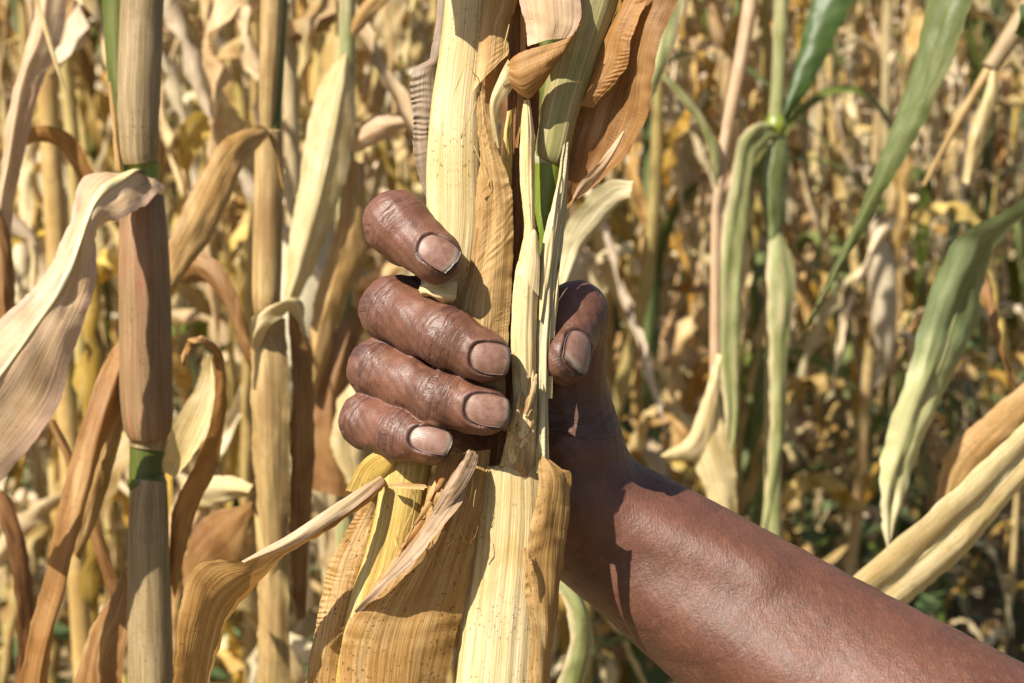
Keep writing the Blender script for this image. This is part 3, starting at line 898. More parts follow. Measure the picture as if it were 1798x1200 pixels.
def edge_left():
    d = 0.86
    t = thing('corn_plant', 'corn plant at the left edge with long pale folded leaves', 'corn plant', root_at(-60, d))
    tube('culm', [(-50, -120, 0, 22), (-56, 400, 0, 23), (-60, 1250, 0, 24)], d, M['grey_sheath'], t)
    root_tube(t, -60, 1245, d, 24, M['grey_sheath'])
    ribbon('leaf', [(70, -60, 20), (52, 60, 10), (20, 170, 4), (2, 290, 0), (-8, 420, 0), (10, 560, 4)], [(122, -60, 20), (108, 60, 12), (76, 140, 6), (40, 280, 2), (18, 420, 0), (22, 560, 4)], d, M['pink_tan'], t, bulge=4, nv=60, seed=3, fold=(0.4, 4))
    ribbon('leaf', [(-40, 350, -10), (-10, 420, -12), (-4, 520, -12), (0, 640, -10)], [(-20, 330, -8), (18, 420, -8), (26, 520, -8), (22, 620, -8)], d, M['brown'], t, bulge=2, seed=5)
    ribbon('leaf', [(26, 240, 30), (70, 222, 20), (120, 232, 20), (160, 290, 24), (196, 340, 30)], [(40, 252, 40), (80, 246, 34), (112, 268, 34), (140, 320, 34), (168, 350, 34)], d, M['orange'], t, bulge=4, seed=6)
    ribbon('leaf', [(-60, 850, 0), (-10, 900, -20), (20, 1000, -24), (30, 1130, -20), (20, 1260, -16)], [(-40, 830, 0), (16, 880, -10), (50, 980, -14), (58, 1100, -12), (44, 1260, -10)], d, M['dark_brown'], t, bulge=3, seed=8)
    ribbon('leaf', [(56, -20, -10), (84, 80, -14), (112, 160, -16)], [(62, -22, -10), (92, 78, -14), (117, 160, -16)], d, M['cream_leaf'], t, seed=9, nu=4)


edge_left()


def pale_plant_behind():
    d = 1.0
    t = thing('corn_plant', 'corn plant just left of the bundle with broad cream leaves hanging down', 'corn plant', root_at(610, d))
    tube('culm', [(612, -120, 0, 14), (608, 200, 0, 15), (606, 700, 0, 16), (604, 1250, 0, 17)], d, M['pale_green'], t)
    root_tube(t, 604, 1245, d, 17, M['grey_sheath'])
    ribbon('leaf', [(598, 100, -4), (562, 146, -14), (538, 230, -22), (524, 330, -28), (506, 430, -32), (498, 520, -34)], [(612, 110, -4), (624, 190, -12), (610, 300, -20), (578, 400, -26), (546, 480, -30), (516, 540, -34)], d, M['cream_leaf'], t, bulge=5, nv=60, seed=4, fold=(0.5, 3), rib=(0.55, 1.6, 0.5, M['midrib']))
    ribbon('leaf', [(606, 280, -6), (596, 380, -12), (568, 470, -18), (546, 560, -22), (536, 690, -22)], [(640, 290, -6), (642, 400, -10), (624, 480, -14), (590, 580, -18), (554, 700, -22)], d, M['tan'], t, bulge=4, nv=60, seed=5)
    ribbon('leaf', [(610, 250, 0), (634, 226, -10), (664, 204, -14), (704, 206, -14)], [(612, 270, 0), (640, 262, -8), (674, 246, -12), (716, 220, -12)], d, M['pink_tan'], t, bulge=4, nv=40, seed=15)
    ribbon('leaf', [(606, 540, 0), (572, 620, -12), (548, 720, -16), (546, 860, -16)], [(640, 550, 0), (622, 640, -8), (606, 730, -12), (640, 880, -12)], d, M['brown'], t, bulge=4, seed=6, fold=(0.5, 3))
    ribbon('leaf', [(606, 660, 0), (590, 720, -24), (580, 780, -28), (610, 850, -28)], [(640, 650, 0), (650, 720, -20), (640, 800, -22), (650, 880, -22)], d, M['cream_leaf'], t, bulge=3, seed=16)
    ribbon('leaf', [(606, 60, 0), (640, 0, -8), (690, -60, -14)], [(612, 80, 0), (664, 20, -8), (720, -40, -14)], d, M['tan'], t, bulge=2, seed=7)


pale_plant_behind()


def right_plants():
    # tall green blade coming in from the top right
    d = 0.86
    t = thing('corn_plant', 'corn plant past the right edge with a long green leaf slanting down across the field', 'corn plant', root_at(1960, d))
    tube('culm', [(1930, -300, 0, 24), (1945, 400, 0, 26), (1960, 1250, 0, 28)], d, M['olive_culm'], t)
    root_tube(t, 1960, 1245, d, 28, M['grey_sheath'])
    ribbon('leaf', [(1928, -260, 0), (1800, -300, 0), (1672, -180, 4), (1628, 0, 10), (1598, 130, 14), (1548, 270, 20), (1500, 400, 26), (1440, 522, 34), (1391, 620, 40)],
           [(1932, -230, 0), (1830, -220, -6), (1740, -100, -8), (1702, 20, -6), (1644, 170, 0), (1592, 270, 8), (1524, 390, 20), (1450, 520, 32), (1394, 621, 40)], d, M['green_leaf'], t, bulge=[3, 5, 6, 6, 4, 1], nv=90, seed=3, fold=(0.55, -2.5))
    ribbon('leaf', [(1950, 330, 0), (1850, 330, 0), (1760, 372, 0), (1690, 410, 4), (1636, 500, 8), (1604, 620, 8), (1570, 720, 8), (1548, 800, 10), (1544, 880, 12), (1556, 966, 16)],
           [(1950, 350, 4), (1850, 356, 14), (1784, 390, 20), (1740, 450, 24), (1716, 560, 24), (1684, 640, 20), (1650, 700, 18), (1612, 800, 16), (1584, 880, 14), (1560, 967, 16)], d, M['fading_leaf'], t, bulge=[2, 4, 5, 6, 6, 4, 2], nv=90, seed=5, fold=(0.5, -2), wob=0.6, rib=(0.5, 1.7, 0.4, M['pale_green']))
    ribbon('leaf', [(1960, -120, 0), (1900, -60, -10), (1850, -20, -10), (1790, 10, -10)], [(1960, -60, 0), (1900, 40, -6), (1850, 80, -4), (1780, 60, -4)], d, M['dark_green_leaf'], t, bulge=4, seed=7)
    # low pale blade across the lower right
    d2 = 0.74
    t2 = thing('corn_plant', 'corn plant past the lower right with a stiff pale leaf slanting behind the forearm', 'corn plant', root_at(2000, d2))
    tube('culm', [(1990, -300, 0, 26), (1995, 400, 0, 28), (2000, 1250, 0, 30)], d2, M['straw_sheath'], t2)
    root_tube(t2, 2000, 1245, d2, 30, M['straw_sheath'])
    ribbon('leaf', [(1996, 560, 0), (1900, 640, -6), (1798, 742, -10), (1650, 880, -12), (1500, 1012, -8), (1400, 1110, -4)],
           [(2000, 600, 0), (1930, 720, -2), (1810, 836, -4), (1700, 965, -4), (1590, 1062, -2), (1470, 1150, 0)], d2, M['cream_leaf'], t2, bulge=[1, 3, 4, 4, 4], nv=60, seed=4, fold=(0.5, -3.5), ribs=(3, 0.25), rib=(0.5, 1.5, 0.5, M['midrib']))
    ribbon('leaf', [(1990, 620, 20), (1850, 640, 40), (1740, 720, 50), (1660, 800, 56), (1640, 900, 60)], [(1990, 640, 20), (1870, 690, 40), (1790, 760, 50), (1720, 840, 56), (1650, 930, 60)], d2 + 0.1, M['tan_spot'], t2, bulge=4, seed=9)
    ribbon('leaf', [(1990, 820, 30), (1860, 820, 80), (1700, 470, 140)], [(1990, 850, 30), (1800, 720, 80), (1735, 480, 140)], d2 + 0.1, M['brown'], t2, bulge=3, seed=10)


right_plants()


def right_mid():
    d = 1.25
    t = thing('corn_plant', 'green stemmed corn plant right of the bundle with a pale leaf bent over its joint', 'corn plant', root_at(1372, d), None)
    tube('culm', [(1376, -120, 0, 13), (1372, 0, 0, 13), (1368, 120, 0, 12), (1362, 218, 0, 13), (1362, 300, 0, 13), (1358, 600, 0, 14), (1356, 1250, 0, 16)], d, M['pale_green'], t, bumps=((0.24, 0.01, 0.3),))
    tube('node', [(1362, 205, 0, 15), (1362, 222, 0, 20), (1362, 238, 0, 15)], d, M['green_culm'], t, nv=14)
    root_tube(t, 1356, 1245, d, 16, M['grey_sheath'])
    ribbon('leaf', [(1364, 226, -4), (1340, 214, -14), (1302, 236, -26), (1280, 330, -34), (1262, 450, -38), (1258, 600, -40), (1272, 740, -42), (1262, 860, -42)],
           [(1366, 244, -4), (1352, 250, -8), (1322, 290, -16), (1314, 380, -24), (1306, 480, -30), (1300, 600, -34), (1294, 740, -38), (1272, 860, -42)], d, M['pale_green'], t, bulge=[2, 5, 6, 5, 3], nv=70, seed=3, fold=(0.45, -3))
    ribbon('leaf', [(1360, 250, 0), (1346, 262, -6), (1336, 330, -8), (1344, 420, -8)], [(1378, 240, 0), (1384, 270, -4), (1382, 340, -4), (1370, 420, -6)], d, M['green_leaf'], t, bulge=4, seed=5)
    ribbon('leaf', [(1352, 380, -2), (1346, 480, -16), (1350, 620, -20), (1350, 780, -22), (1336, 930, -22)], [(1364, 390, -2), (1396, 480, -12), (1384, 620, -16), (1376, 780, -18), (1346, 930, -22)], d, M['pale_green'], t, bulge=4, seed=6, nv=60)
    ribbon('leaf', [(1366, 210, 0), (1390, 130, 6), (1420, 20, 12), (1450, -80, 16)], [(1376, 216, 0), (1424, 150, 2), (1480, 40, 6), (1530, -60, 10)], d, M['dark_green_leaf'], t, bulge=4, seed=7)
    # slim green shoot close to the bundle
    d = 1.1
    t = thing('corn_plant', 'slim corn plant between the bundle and the bent pale leaf, two thin stems crossing', 'corn plant', root_at(1260, d))
    tube('culm', [(1330, -120, 0, 14), (1318, 0, 0, 13), (1300, 110, 0, 12), (1278, 220, 0, 10), (1262, 330, 0, 9), (1256, 500, 10, 9), (1254, 1250, 20, 11)], d, M['pink_tan'], t)
    root_tube(t, 1254, 1245, d + .02, 11, M['grey_sheath'])
    ribbon('leaf', [(1256, 330, 0), (1236, 240, -10), (1196, 180, -18), (1150, 130, -24), (1112, 130, -26)], [(1262, 330, 0), (1262, 262, -10), (1226, 190, -14), (1170, 140, -20), (1112, 142, -24)], d, M['pale_green'], t, bulge=3, seed=4)
    ribbon('leaf', [(1258, 620, 0), (1240, 680, -10), (1210, 760, -16), (1160, 800, -20)], [(1262, 640, 0), (1262, 720, -10), (1240, 800, -14), (1170, 812, -20)], d, M['cream_leaf'], t, bulge=3, seed=5)
    ribbon('leaf', [(1256, 700, 0), (1216, 780, -12), (1236, 860, -14), (1262, 920, -14)], [(1262, 700, 0), (1276, 760, -10), (1292, 840, -12), (1294, 920, -12)], d, M['cream_leaf'], t, bulge=4, seed=6)
    # pale leaf just behind the bundle
    d = 0.78
    t = thing('corn_plant', 'corn plant hidden behind the bundle with one cream leaf bent out to the right', 'corn plant', root_at(930, d))
    tube('culm', [(962, -120, 0, 14), (960, 420, 0, 15), (930, 1250, 0, 16)], d, M['olive_culm'], t)
    root_tube(t, 930, 1245, d, 16, M['grey_sheath'])
    ribbon('leaf', [(966, 520, 0), (980, 430, -4), (1010, 372, -10), (1060, 322, -16), (1112, 314, -20)], [(976, 530, 0), (1010, 452, 4), (1050, 396, 4), (1090, 352, -2), (1110, 330, -14)], d, M['pale_olive'], t, bulge=5, nv=50, seed=4, fold=(0.5, 3))
    ribbon('leaf', [(930, 1010, 0), (980, 1040, -6), (1000, 1120, -8), (960, 1260, -8)], [(936, 1000, 0), (1010, 1032, 0), (1040, 1120, 0), (1010, 1260, 0)], d, M['pale_green'], t, bulge=4, seed=6)
    ribbon('leaf', [(1180, -80, 30), (1150, 60, 26), (1120, 190, 20)], [(1216, -80, 30), (1190, 60, 26), (1134, 200, 20)], d, M['pale_green'], t, bulge=2, seed=7)
    # broken cane leaning in at the upper right
    d = 1.15
    t = thing('corn_plant', 'broken tan corn cane leaning in from the upper right corner', 'corn plant', tuple(map(float, (*P(2100, 1250, d)[:2], 0))))
    tube('culm', [(1850, -70, 0, 17), (1790, 40, 0, 17), (1736, 122, 0, 15)], d, M['grey_sheath'], t, nv=40)
    tube('culm', [(1740, 116, 0, 9), (1690, 200, 4, 7), (1620, 330, 10, 4)], d, M['straw_sheath'], t, nv=40)
    tube('culm', [(1845, -60, 0, 17), (1960, -160, 10, 18), (2050, 100, 20, 18), (2100, 1250, 30, 20)], d, M['grey_sheath'], t, nv=60)
    root_tube(t, 2100, 1245, d + .03, 20, M['grey_sheath'])
    ribbon('leaf', [(1740, 112, 0), (1730, 160, -8), (1700, 240, -8), (1690, 320, -6)], [(1744, 118, 0), (1752, 170, -4), (1730, 250, -4), (1700, 330, -4)], d, M['cream_leaf'], t, bulge=3, seed=5)


right_mid()
# ---------------------------------------------------------------- the two stalks in the grip
def held_left():
    d = D0
    t = thing('corn_stalk', 'cream dry corn stalk in the fist, with tan leaves pressed along its front', 'corn stalk', root_at(640, d))
    # cream sheath: one long stalk, bending left below the fist
    tube('sheath', [(838, -300, 2, 48), (826, -100, 0, 42), (820, 0, 0, 38), (812, 90, 0, 40), (800, 190, 0, 43), (796, 290, 0, 47), (796, 380, 0, 48), (788, 480, 0, 46), (770, 580, 2, 45)], d, M['cream_top'], t, nu=48, nv=110, ribs=(13, 0.012), flat=0.45, seed=3, wob=0.005)
    tube('sheath', [(770, 560, 2, 44), (744, 680, 2, 44), (714, 820, -1, 43), (702, 900, -2, 42), (682, 990, -2, 44), (655, 1080, -2, 46), (630, 1250, 0, 48)], d, M['yellow'], t, nu=48, nv=110, ribs=(12, 0.018), flat=0.62, seed=5, wob=0.008)
    root_tube(t, 630, 1246, d, 46, M['yellow'], 'culm')
    ribbon('leaf', [(640, -170, -30), (690, -150, -33), (756, -160, -34)], [(630, -330, -20), (700, -300, -24), (770, -300, -26)], d, M['tan'], t, bulge=4, seed=44)  # unseen leaf above the view, added to shade the top of the cream sheath
    # grey leaf at the back, upper part and the crimped flap below it
    ribbon('leaf', [(770, -200, 5), (768, 0, 5), (756, 96, 5), (742, 200, 6), (746, 300, 6)], [(830, -200, 6), (826, 0, 6), (812, 96, 6), (800, 200, 7), (800, 300, 7)], d, M['grey_brown'], t, bulge=2, nv=70, seed=3)
    ribbon('leaf', [(784, 78, 5), (752, 104, 3), (721, 130, 1), (724, 200, 1), (727, 265, 2), (736, 312, 3), (752, 362, 4)], [(806, 74, 8), (800, 104, 8), (800, 130, 8), (796, 200, 8), (790, 265, 8), (786, 312, 8), (780, 362, 8)], d, M['grey_brown'], t, bulge=[0, 1.5, 2.5, 2.5, 2, 1], nu=21, nv=300, seed=5, crimp=((0.0, 0.28, 0.26, 5.4),), wob=0.3)
    # tan leaf running down the front, torn off above the notch
    ribbon('leaf', [(858, -150, -5), (850, 0, -5), (842, 60, -6), (838, 100, -7), (832, 140, -8), (825, 168, -9)], [(926, -150, -2), (909, 0, -3), (896, 36, -5), (892, 66, -6), (893, 84, -7), (890, 97, -8)], d, M['tan'], t, bulge=[2, 2, 2, 1.5, 1, 0.5], nu=15, nv=90, seed=4, crimp=((0.7, 0.25, 0.10, 5.0),), wob=0.2)
    ribbon('leaf', [(854, 84, -4), (850, 110, -4), (846, 150, -4), (850, 182, -4)], [(894, 96, -2), (898, 118, -2), (893, 130, -2), (868, 184, -3)], d, M['orange'], t, bulge=0.8, nu=9, nv=30, seed=6, wob=0.3)
    ribbon('leaf', [(836, 160, -7.5), (838, 226, -7), (842, 276, -7), (836, 335, -7.5), (830, 430, -8), (818, 496, -8.5), (806, 534, -8.5), (800, 620, -8), (790, 720, -7)],
           [(849, 158, -8), (859, 212, -8), (877, 272, -8), (893, 316, -8), (900, 352, -8), (901, 420, -8), (898, 510, -8.5), (892, 600, -8.5), (884, 720, -7)], d, M['tan'], t, bulge=[0.3, 1, 1.6, 2, 2.2, 2.2, 2, 1.5], nu=25, nv=200, seed=7, crimp=((0.55, 0.25, 0.10, 4.6), (0.95, 0.12, 0.18, 2.2)), wob=0.22, jag=(0.012, 0))
    ribbon('leaf_strip', [(834, 395, -8.2), (828, 440, -8.4), (821, 490, -8.6), (812, 532, -8.6)], [(841, 392, -9.3), (835, 440, -9.4), (829, 490, -9.4), (825, 536, -9.4)], d, M['tan_spot'], t, bulge=0.3, nu=5, nv=30, seed=8, jag=(0.12, 0))
    # narrow folded strip and spotted strip beside it
    ribbon('leaf', [(892, 104, -8), (876, 136, -9.5), (860, 178, -9.5), (862, 220, -8.5), (868, 256, -7)], [(902, 150, -7), (896, 162, -9), (876, 190, -9), (874, 225, -8), (878, 262, -6.5)], d, M['cream_leaf'], t, bulge=1.0, nu=9, nv=50, seed=9, wob=0.2)
    ribbon('leaf', [(890, 196, -3), (884, 240, -3), (880, 320, -2)], [(902, 190, -2), (900, 250, -2), (898, 340, -1)], d, M['yellow'], t, bulge=1, nu=9, seed=10)
    # yellow tongue crushed under the forefinger
    ribbon('leaf', [(737, 502, -9), (752, 496, -11), (775, 496, -13), (802, 494, -12)], [(746, 520, -9), (758, 521, -11), (776, 532, -13), (792, 534, -11)], d, M['cream'], t, bulge=2.0, nu=11, nv=34, seed=11, wob=0.3, jag=(0.10, 0))
    # --- below the fist
    ribbon('leaf', [(606, 862, 1), (634, 812, -3), (668, 790, -6), (694, 792, -6)], [(690, 860, 1), (690, 850, -2), (692, 836, -4), (696, 812, -5)], d, M['yellow'], t, bulge=1.5, nu=11, nv=30, seed=12)
    # long leaf twisting away to the left
    ribbon('leaf', [(668, 836, -7), (622, 880, -12), (566, 914, -17), (512, 944, -21), (460, 972, -24), (424, 986, -26), (385, 985, -28), (357, 987, -30), (333, 1010, -31), (316, 1062, -32), (306, 1130, -32), (298, 1260, -30)],
           [(680, 850, -4), (646, 884, -8), (594, 918, -13), (548, 946, -15), (510, 966, -16), (487, 990, -16), (462, 1014, -16), (440, 1042, -17), (416, 1068, -18), (396, 1096, -19), (382, 1140, -20), (352, 1260, -20)], d, M['golden'], t, bulge=[0.5, 1, 1, 1, 2, 3, 3, 3, 2], nu=17, nv=140, seed=13, wob=0.3)
    ribbon('leaf', [(664, 838, -8), (618, 866, -13), (560, 904, -18), (505, 940, -22), (455, 968, -25), (424, 986, -27)], [(676, 848, -9), (634, 884, -14), (580, 920, -18), (530, 952, -21), (478, 974, -24), (430, 988, -26.6)], d, M['pink_tan'], t, bulge=1.2, nu=9, nv=90, seed=14, wob=0.2)
    # crimped brown leaf behind on the left
    ribbon('leaf', [(660, 850, 3), (626, 900, 2), (598, 950, 1), (580, 986, 0), (566, 1040, 0), (552, 1110, 0), (540, 1180, 0), (532, 1300, 0)], [(700, 850, 6), (690, 900, 6), (680, 950, 5), (672, 990, 4), (660, 1050, 3), (640, 1120, 3), (624, 1190, 3), (612, 1300, 3)], d, M['tan_spot'], t, bulge=[1, 2, 3, 3, 3, 2], nu=27, nv=420, seed=15, crimp=((0.0, 0.16, 0.26, 6.0), (0.60, 0.16, 0.22, 4.2)), wob=0.4)
    # the broad spotted leaf with its edge curled back over it
    ribbon('leaf', [(770, 800, -5), (752, 860, -7), (722, 930, -9), (676, 1000, -10), (630, 1064, -11), (606, 1110, -11), (597, 1160, -11), (596, 1300, -10)],
           [(860, 790, -4), (856, 850, -5), (842, 920, -6), (830, 985, -6), (816, 1050, -6), (802, 1110, -6), (788, 1180, -5), (764, 1300, -4)], d, M['tan_spot'], t, bulge=[0.5, 1.5, 2.5, 3, 3, 2.5, 2], nu=27, nv=150, seed=16, wob=0.5, ribs=(13, 0.10))
    ribbon('curled_edge', [(800, 838, -9), (786, 866, -11), (764, 898, -13), (740, 936, -14), (706, 980, -15), (664, 1030, -14), (624, 1074, -11.5)], [(838, 800, -9), (816, 866, -15), (796, 902, -19), (764, 944, -21), (722, 994, -21), (674, 1038, -18), (626, 1076, -12)], d, M['mauve'], t, bulge=[1, 1.5, 2, 2, 2, 1.5, 0.3], nu=15, nv=110, seed=17, wob=0.35, ribs=(4, 0.12))
    ribbon('curled_edge', [(815, 792, -10), (800, 820, -13), (784, 850, -15), (757, 900, -16)], [(840, 796, -10), (834, 822, -14), (812, 862, -17), (774, 912, -18)], d, M['mauve'], t, bulge=[1, 2.2, 2.4, 1.5], nu=13, nv=60, seed=18, wob=0.3, crimp=((0.5, 0.6, 0.22, 2.6),), jag=(0.05, 0.05))
    # torn ring and splinters on the yellow sheath
    ribbon('shred', [(680, 850, -9), (700, 847, -10.5), (725, 850, -11), (752, 853, -11)], [(682, 857, -10), (700, 858, -11.5), (725, 860, -12), (750, 862, -12)], d, M['tan'], t, bulge=0.5, nu=5, nv=40, seed=19, jag=(0.05, 0.1))
    for i, (a, b) in enumerate((((768, 836), (742, 900)), ((778, 832), (752, 880)), ((762, 860), (728, 926)), ((744, 905), (706, 968)), ((770, 848), (760, 898)), ((790, 880), (782, 930)))):
        ribbon('shred', [(a[0], a[1], -11), ((a[0] + b[0]) / 2 - 3, (a[1] + b[1]) / 2, -13), (b[0], b[1], -11)], [(a[0] + 7, a[1] + 4, -12), ((a[0] + b[0]) / 2 + 6, (a[1] + b[1]) / 2 + 3, -14), (b[0] + 2, b[1] + 3, -11)], d, M['orange' if i % 2 else 'tan'], t, bulge=0.6, nu=5, nv=20, seed=30 + i, jag=(0.2, 0.1))

    rr = np.random.RandomState(8)
    for i in range(34):   # loose fibres torn from the sheaths
        px, py = [(rr.uniform(690, 760), rr.uniform(840, 960)), (rr.uniform(760, 840), rr.uniform(830, 960)), (rr.uniform(790, 900), rr.uniform(20, 330)), (rr.uniform(610, 690), rr.uniform(880, 1120))][i % 4]
        a = rr.normal(1.75, 0.30)
        L = rr.uniform(25, 75)
        dx, dy = math.cos(a) * L, math.sin(a) * L
        c = rr.uniform(-7, 7)
        y0 = (-10, -13, -10, -4)[i % 4]
        wd = rr.uniform(1.0, 2.2)
        mid = (px + dx / 2 + c, py + dy / 2, y0 - rr.uniform(0.6, 2.2))
        ribbon('fibre', [(px, py, y0), mid, (px + dx, py + dy, y0 - rr.uniform(0, 1.5))], [(px + wd, py + 0.5, y0), (mid[0] + wd, mid[1], mid[2]), (px + dx + 0.4, py + dy, y0 - 0.5)], d, M[('cream_leaf', 'tan', 'yellow')[i % 3]], t, bulge=0.1, nu=3, nv=14, seed=60 + i, rag=0, crk=0, wob=0.1)


held_left()


def held_right():
    d = D0
    t = thing('corn_stalk', 'green corn stalk in the fist with a white powdery joint and broken pale sheath', 'corn stalk', root_at(884, d))
    tube('sheath', [(1068, -300, -2, 62), (1052, -120, -2, 56), (1040, -20, -2, 50), (1020, 60, -2, 43), (998, 140, -1, 37), (982, 200, 0, 33), (970, 262, 1, 30), (966, 276, 2, 27)], d, M['green_sheath'], t, nu=48, nv=90, ribs=(11, 0.02), flat=0.7, seed=3)
    tube('node', [(967, 262, 3, 27), (966, 272, 3, 28.5), (964, 284, 3, 27.5), (963, 294, 3, 24)], d, M['white_node'], t, nu=40, nv=24, flat=0.8, wob=0.012)
    tube('culm', [(964, 286, 3, 26), (961, 320, 3, 24), (957, 380, 3, 22), (950, 480, 4, 21), (944, 600, 5, 21), (930, 760, 6, 24), (915, 880, 4, 30)], d, M['green_culm'], t, nu=40, nv=70, flat=0.8, seed=6)
    # dark strips in the gap between the two stalks
    ribbon('leaf', [(900, -150, 1), (896, 0, 1), (892, 100, 1), (892, 240, 1), (896, 420, 1), (888, 620, 1), (870, 820, 1)], [(936, -150, 2), (930, 0, 2), (926, 100, 2), (922, 240, 2), (926, 420, 2), (920, 620, 2), (906, 820, 2)], d, M['dark_brown'], t, bulge=1.5, nu=15, nv=120, seed=4, ribs=(3, 0.4))
    ribbon('leaf', [(880, 60, 6), (880, 300, 6), (880, 560, 6), (850, 820, 6)], [(946, 60, 7), (946, 300, 7), (946, 560, 7), (930, 820, 7)], d, M['dark_brown'], t, bulge=1, nu=9, seed=5)
    ribbon('leaf', [(917, -10, -3), (914, 60, -3), (910, 120, -3), (908, 190, -3), (904, 260, -2)], [(926, -10, -4), (924, 60, -4), (920, 120, -4), (916, 190, -4), (911, 260, -3)], d, M['orange'], t, bulge=0.6, nu=7, seed=6)
    # pale middle strip, crumpled at its foot on the broken rim
    ribbon('sheath_strip', [(919, 176, -6), (914, 230, -6), (912, 300, -6.5), (917, 360, -7), (920, 405, -7), (912, 450, -7.5), (903, 487, -8), (897, 580, -9), (899, 655, -9.5), (900, 700, -10), (892, 750, -9.5), (884, 790, -7), (876, 830, -4)],
           [(930, 176, -6), (938, 230, -6), (939, 300, -6.5), (939, 360, -7), (940, 405, -7), (946, 440, -7.5), (946, 487, -8), (942, 580, -8.5), (941, 655, -9), (941, 700, -9), (940, 750, -8.5), (939, 790, -6.5), (938, 832, -4)], d, M['cream'], t, bulge=[1, 1.8, 2, 2, 2, 2.3, 2.5, 2.5, 2.5, 2.5], nu=19, nv=160, seed=8, ribs=(4, 0.13), wob=0.15)
    ribbon('sheath_strip', [(934, 404, -7.5), (928, 412, -8.5), (920, 450, -9), (907, 480, -9)], [(941, 410, -8), (946, 426, -8.6), (948, 470, -9), (946, 520, -9)], d, M['cream'], t, bulge=1.4, nu=11, nv=30, seed=9, wob=0.1)
    ribbon('torn_husk', [(905, 690, -11.5), (898, 730, -11), (888, 775, -9), (872, 835, -5.5)], [(944, 668, -10.5), (942, 720, -10.5), (940, 775, -8.5), (944, 838, -5)], d, M['husk'], t, bulge=[1, 1.6, 1.8, 1.8], nu=21, nv=70, seed=10, wob=0.7, crimp=((0.55, 0.35, 0.50, 1.4), (0.25, 0.2, 0.30, 2.3)), jag=(0.14, 0.02))
    ribbon('shred', [(930, 660, -12), (924, 700, -14), (918, 730, -12.5)], [(945, 640, -11.5), (940, 690, -14.5), (926, 732, -12.8)], d, M['husk'], t, bulge=0.7, nu=7, nv=20, seed=11, jag=(0.2, 0.1))
    # olive strips on the right
    ribbon('sheath_strip', [(990, 250, -2), (974, 345, -4), (958, 400, -5), (948, 460, -6), (944, 560, -7), (943, 660, -8), (942, 760, -8.5), (940, 830, -8)],
           [(998, 250, 0), (996, 345, -1), (986, 440, -2), (975, 520, -3), (967, 590, -5), (962, 670, -6), (962, 760, -6.5), (964, 840, -6)], d, M['pale_olive'], t, bulge=[0.6, 1.2, 1.8, 1.8, 1.8], nu=21, nv=140, seed=12, ribs=(3, 0.28), wob=0.12)
    ribbon('sheath_strip', [(975, 340, -4.5), (962, 400, -5.8), (951, 470, -6.8), (946, 560, -7.6)], [(986, 305, -3.5), (978, 390, -5.6), (966, 470, -6.6), (951, 566, -7.8)], d, M['cream'], t, bulge=0.8, nu=9, nv=60, seed=13)
    ribbon('sheath_strip', [(976, 480, -3.6), (969, 540, -5), (964, 600, -6), (961, 700, -7)], [(982, 450, -2.5), (979, 530, -3.6), (972, 600, -5), (966, 700, -6)], d, M['cream'], t, bulge=0.8, nu=9, nv=60, seed=14)
    # thick pale sheath below, broken off square under the fist
    tube('sheath', [(904, 814, -2, 57), (904, 850, -2, 61), (903, 900, -2, 66), (898, 980, -2, 70), (888, 1080, -2, 74), (874, 1250, -2, 80)], d, M['pale_rib'], t, nu=96, nv=110, ribs=(21, 0.022), flat=0.62, seed=15, wob=0.004, ragged=1.1)
    root_tube(t, 874, 1246, d, 76, M['pale_rib'], 'culm')
    # the flap of blade on its right edge
    ribbon('leaf', [(946, 800, -9), (946, 820, -10.5), (944, 860, -11), (932, 920, -11.5), (920, 990, -11.5), (926, 1060, -12), (932, 1120, -12), (926, 1260, -12)],
           [(950, 797, -8), (985, 822, -8), (1003, 836, -7), (998, 900, -6), (989, 980, -5), (978, 1080, -5), (968, 1160, -5), (962, 1260, -5)], d, M['tan'], t, bulge=[0.2, 1, 1.6, 2, 2, 2], nu=21, nv=150, seed=18, crimp=((0.05, 0.12, 0.22, 3.2),), wob=0.3, ribs=(7, 0.06))
    ribbon('shred', [(919, 965, -14), (925, 1000, -14.5), (932, 1040, -14)], [(924, 960, -14), (932, 1000, -15), (935, 1042, -14)], d, M['tan'], t, bulge=0.3, nu=4, nv=16, seed=19)
    # leaf from the top, its tip folded over towards the eye
    ribbon('leaf', [(915, -160, -7), (910, -40, -8), (912, 0, -9), (922, 50, -10), (928, 82, -11)], [(1010, -160, -9), (1016, -40, -11), (1019, 10, -12.5), (1017, 44, -13.5), (1002, 66, -13.6)], d, M['pink_tan'], t, bulge=[3, 3, 3, 2, 1], nu=21, nv=80, seed=20, wob=0.2, fold=(0.42, 0.8))
    ribbon('leaf', [(1018, 40, -13.7), (1000, 66, -14), (960, 78, -13.5), (925, 88, -12.5), (904, 98, -11.5), (894, 108, -10)], [(1010, 56, -13), (976, 110, -11.5), (957, 144, -11), (942, 162, -10.5), (924, 172, -10), (896, 152, -10)], d, M['orange'], t, bulge=[0.3, 1.2, 2, 2.4, 2.2, 1], nu=21, nv=70, seed=21, wob=0.2)
    # big brown leaf flaring out on the right, seen from its back
    ribbon('leaf', [(1096, -160, 2), (1092, 0, 2), (1066, 60, 3), (1036, 120, 4), (1012, 170, 4), (1006, 215, 4), (998, 280, 4), (994, 352, 3)],
           [(1240, -160, -6), (1190, 0, -8), (1166, 60, -9), (1145, 130, -10), (1136, 200, -9), (1102, 268, -6), (1050, 322, -1), (996, 366, 3)], d, M['brown'], t, bulge=[4, 4, 3, -2, -3, -3, -2, 0], nu=25, nv=140, seed=22, wob=0.4, fold=(0.45, -2))
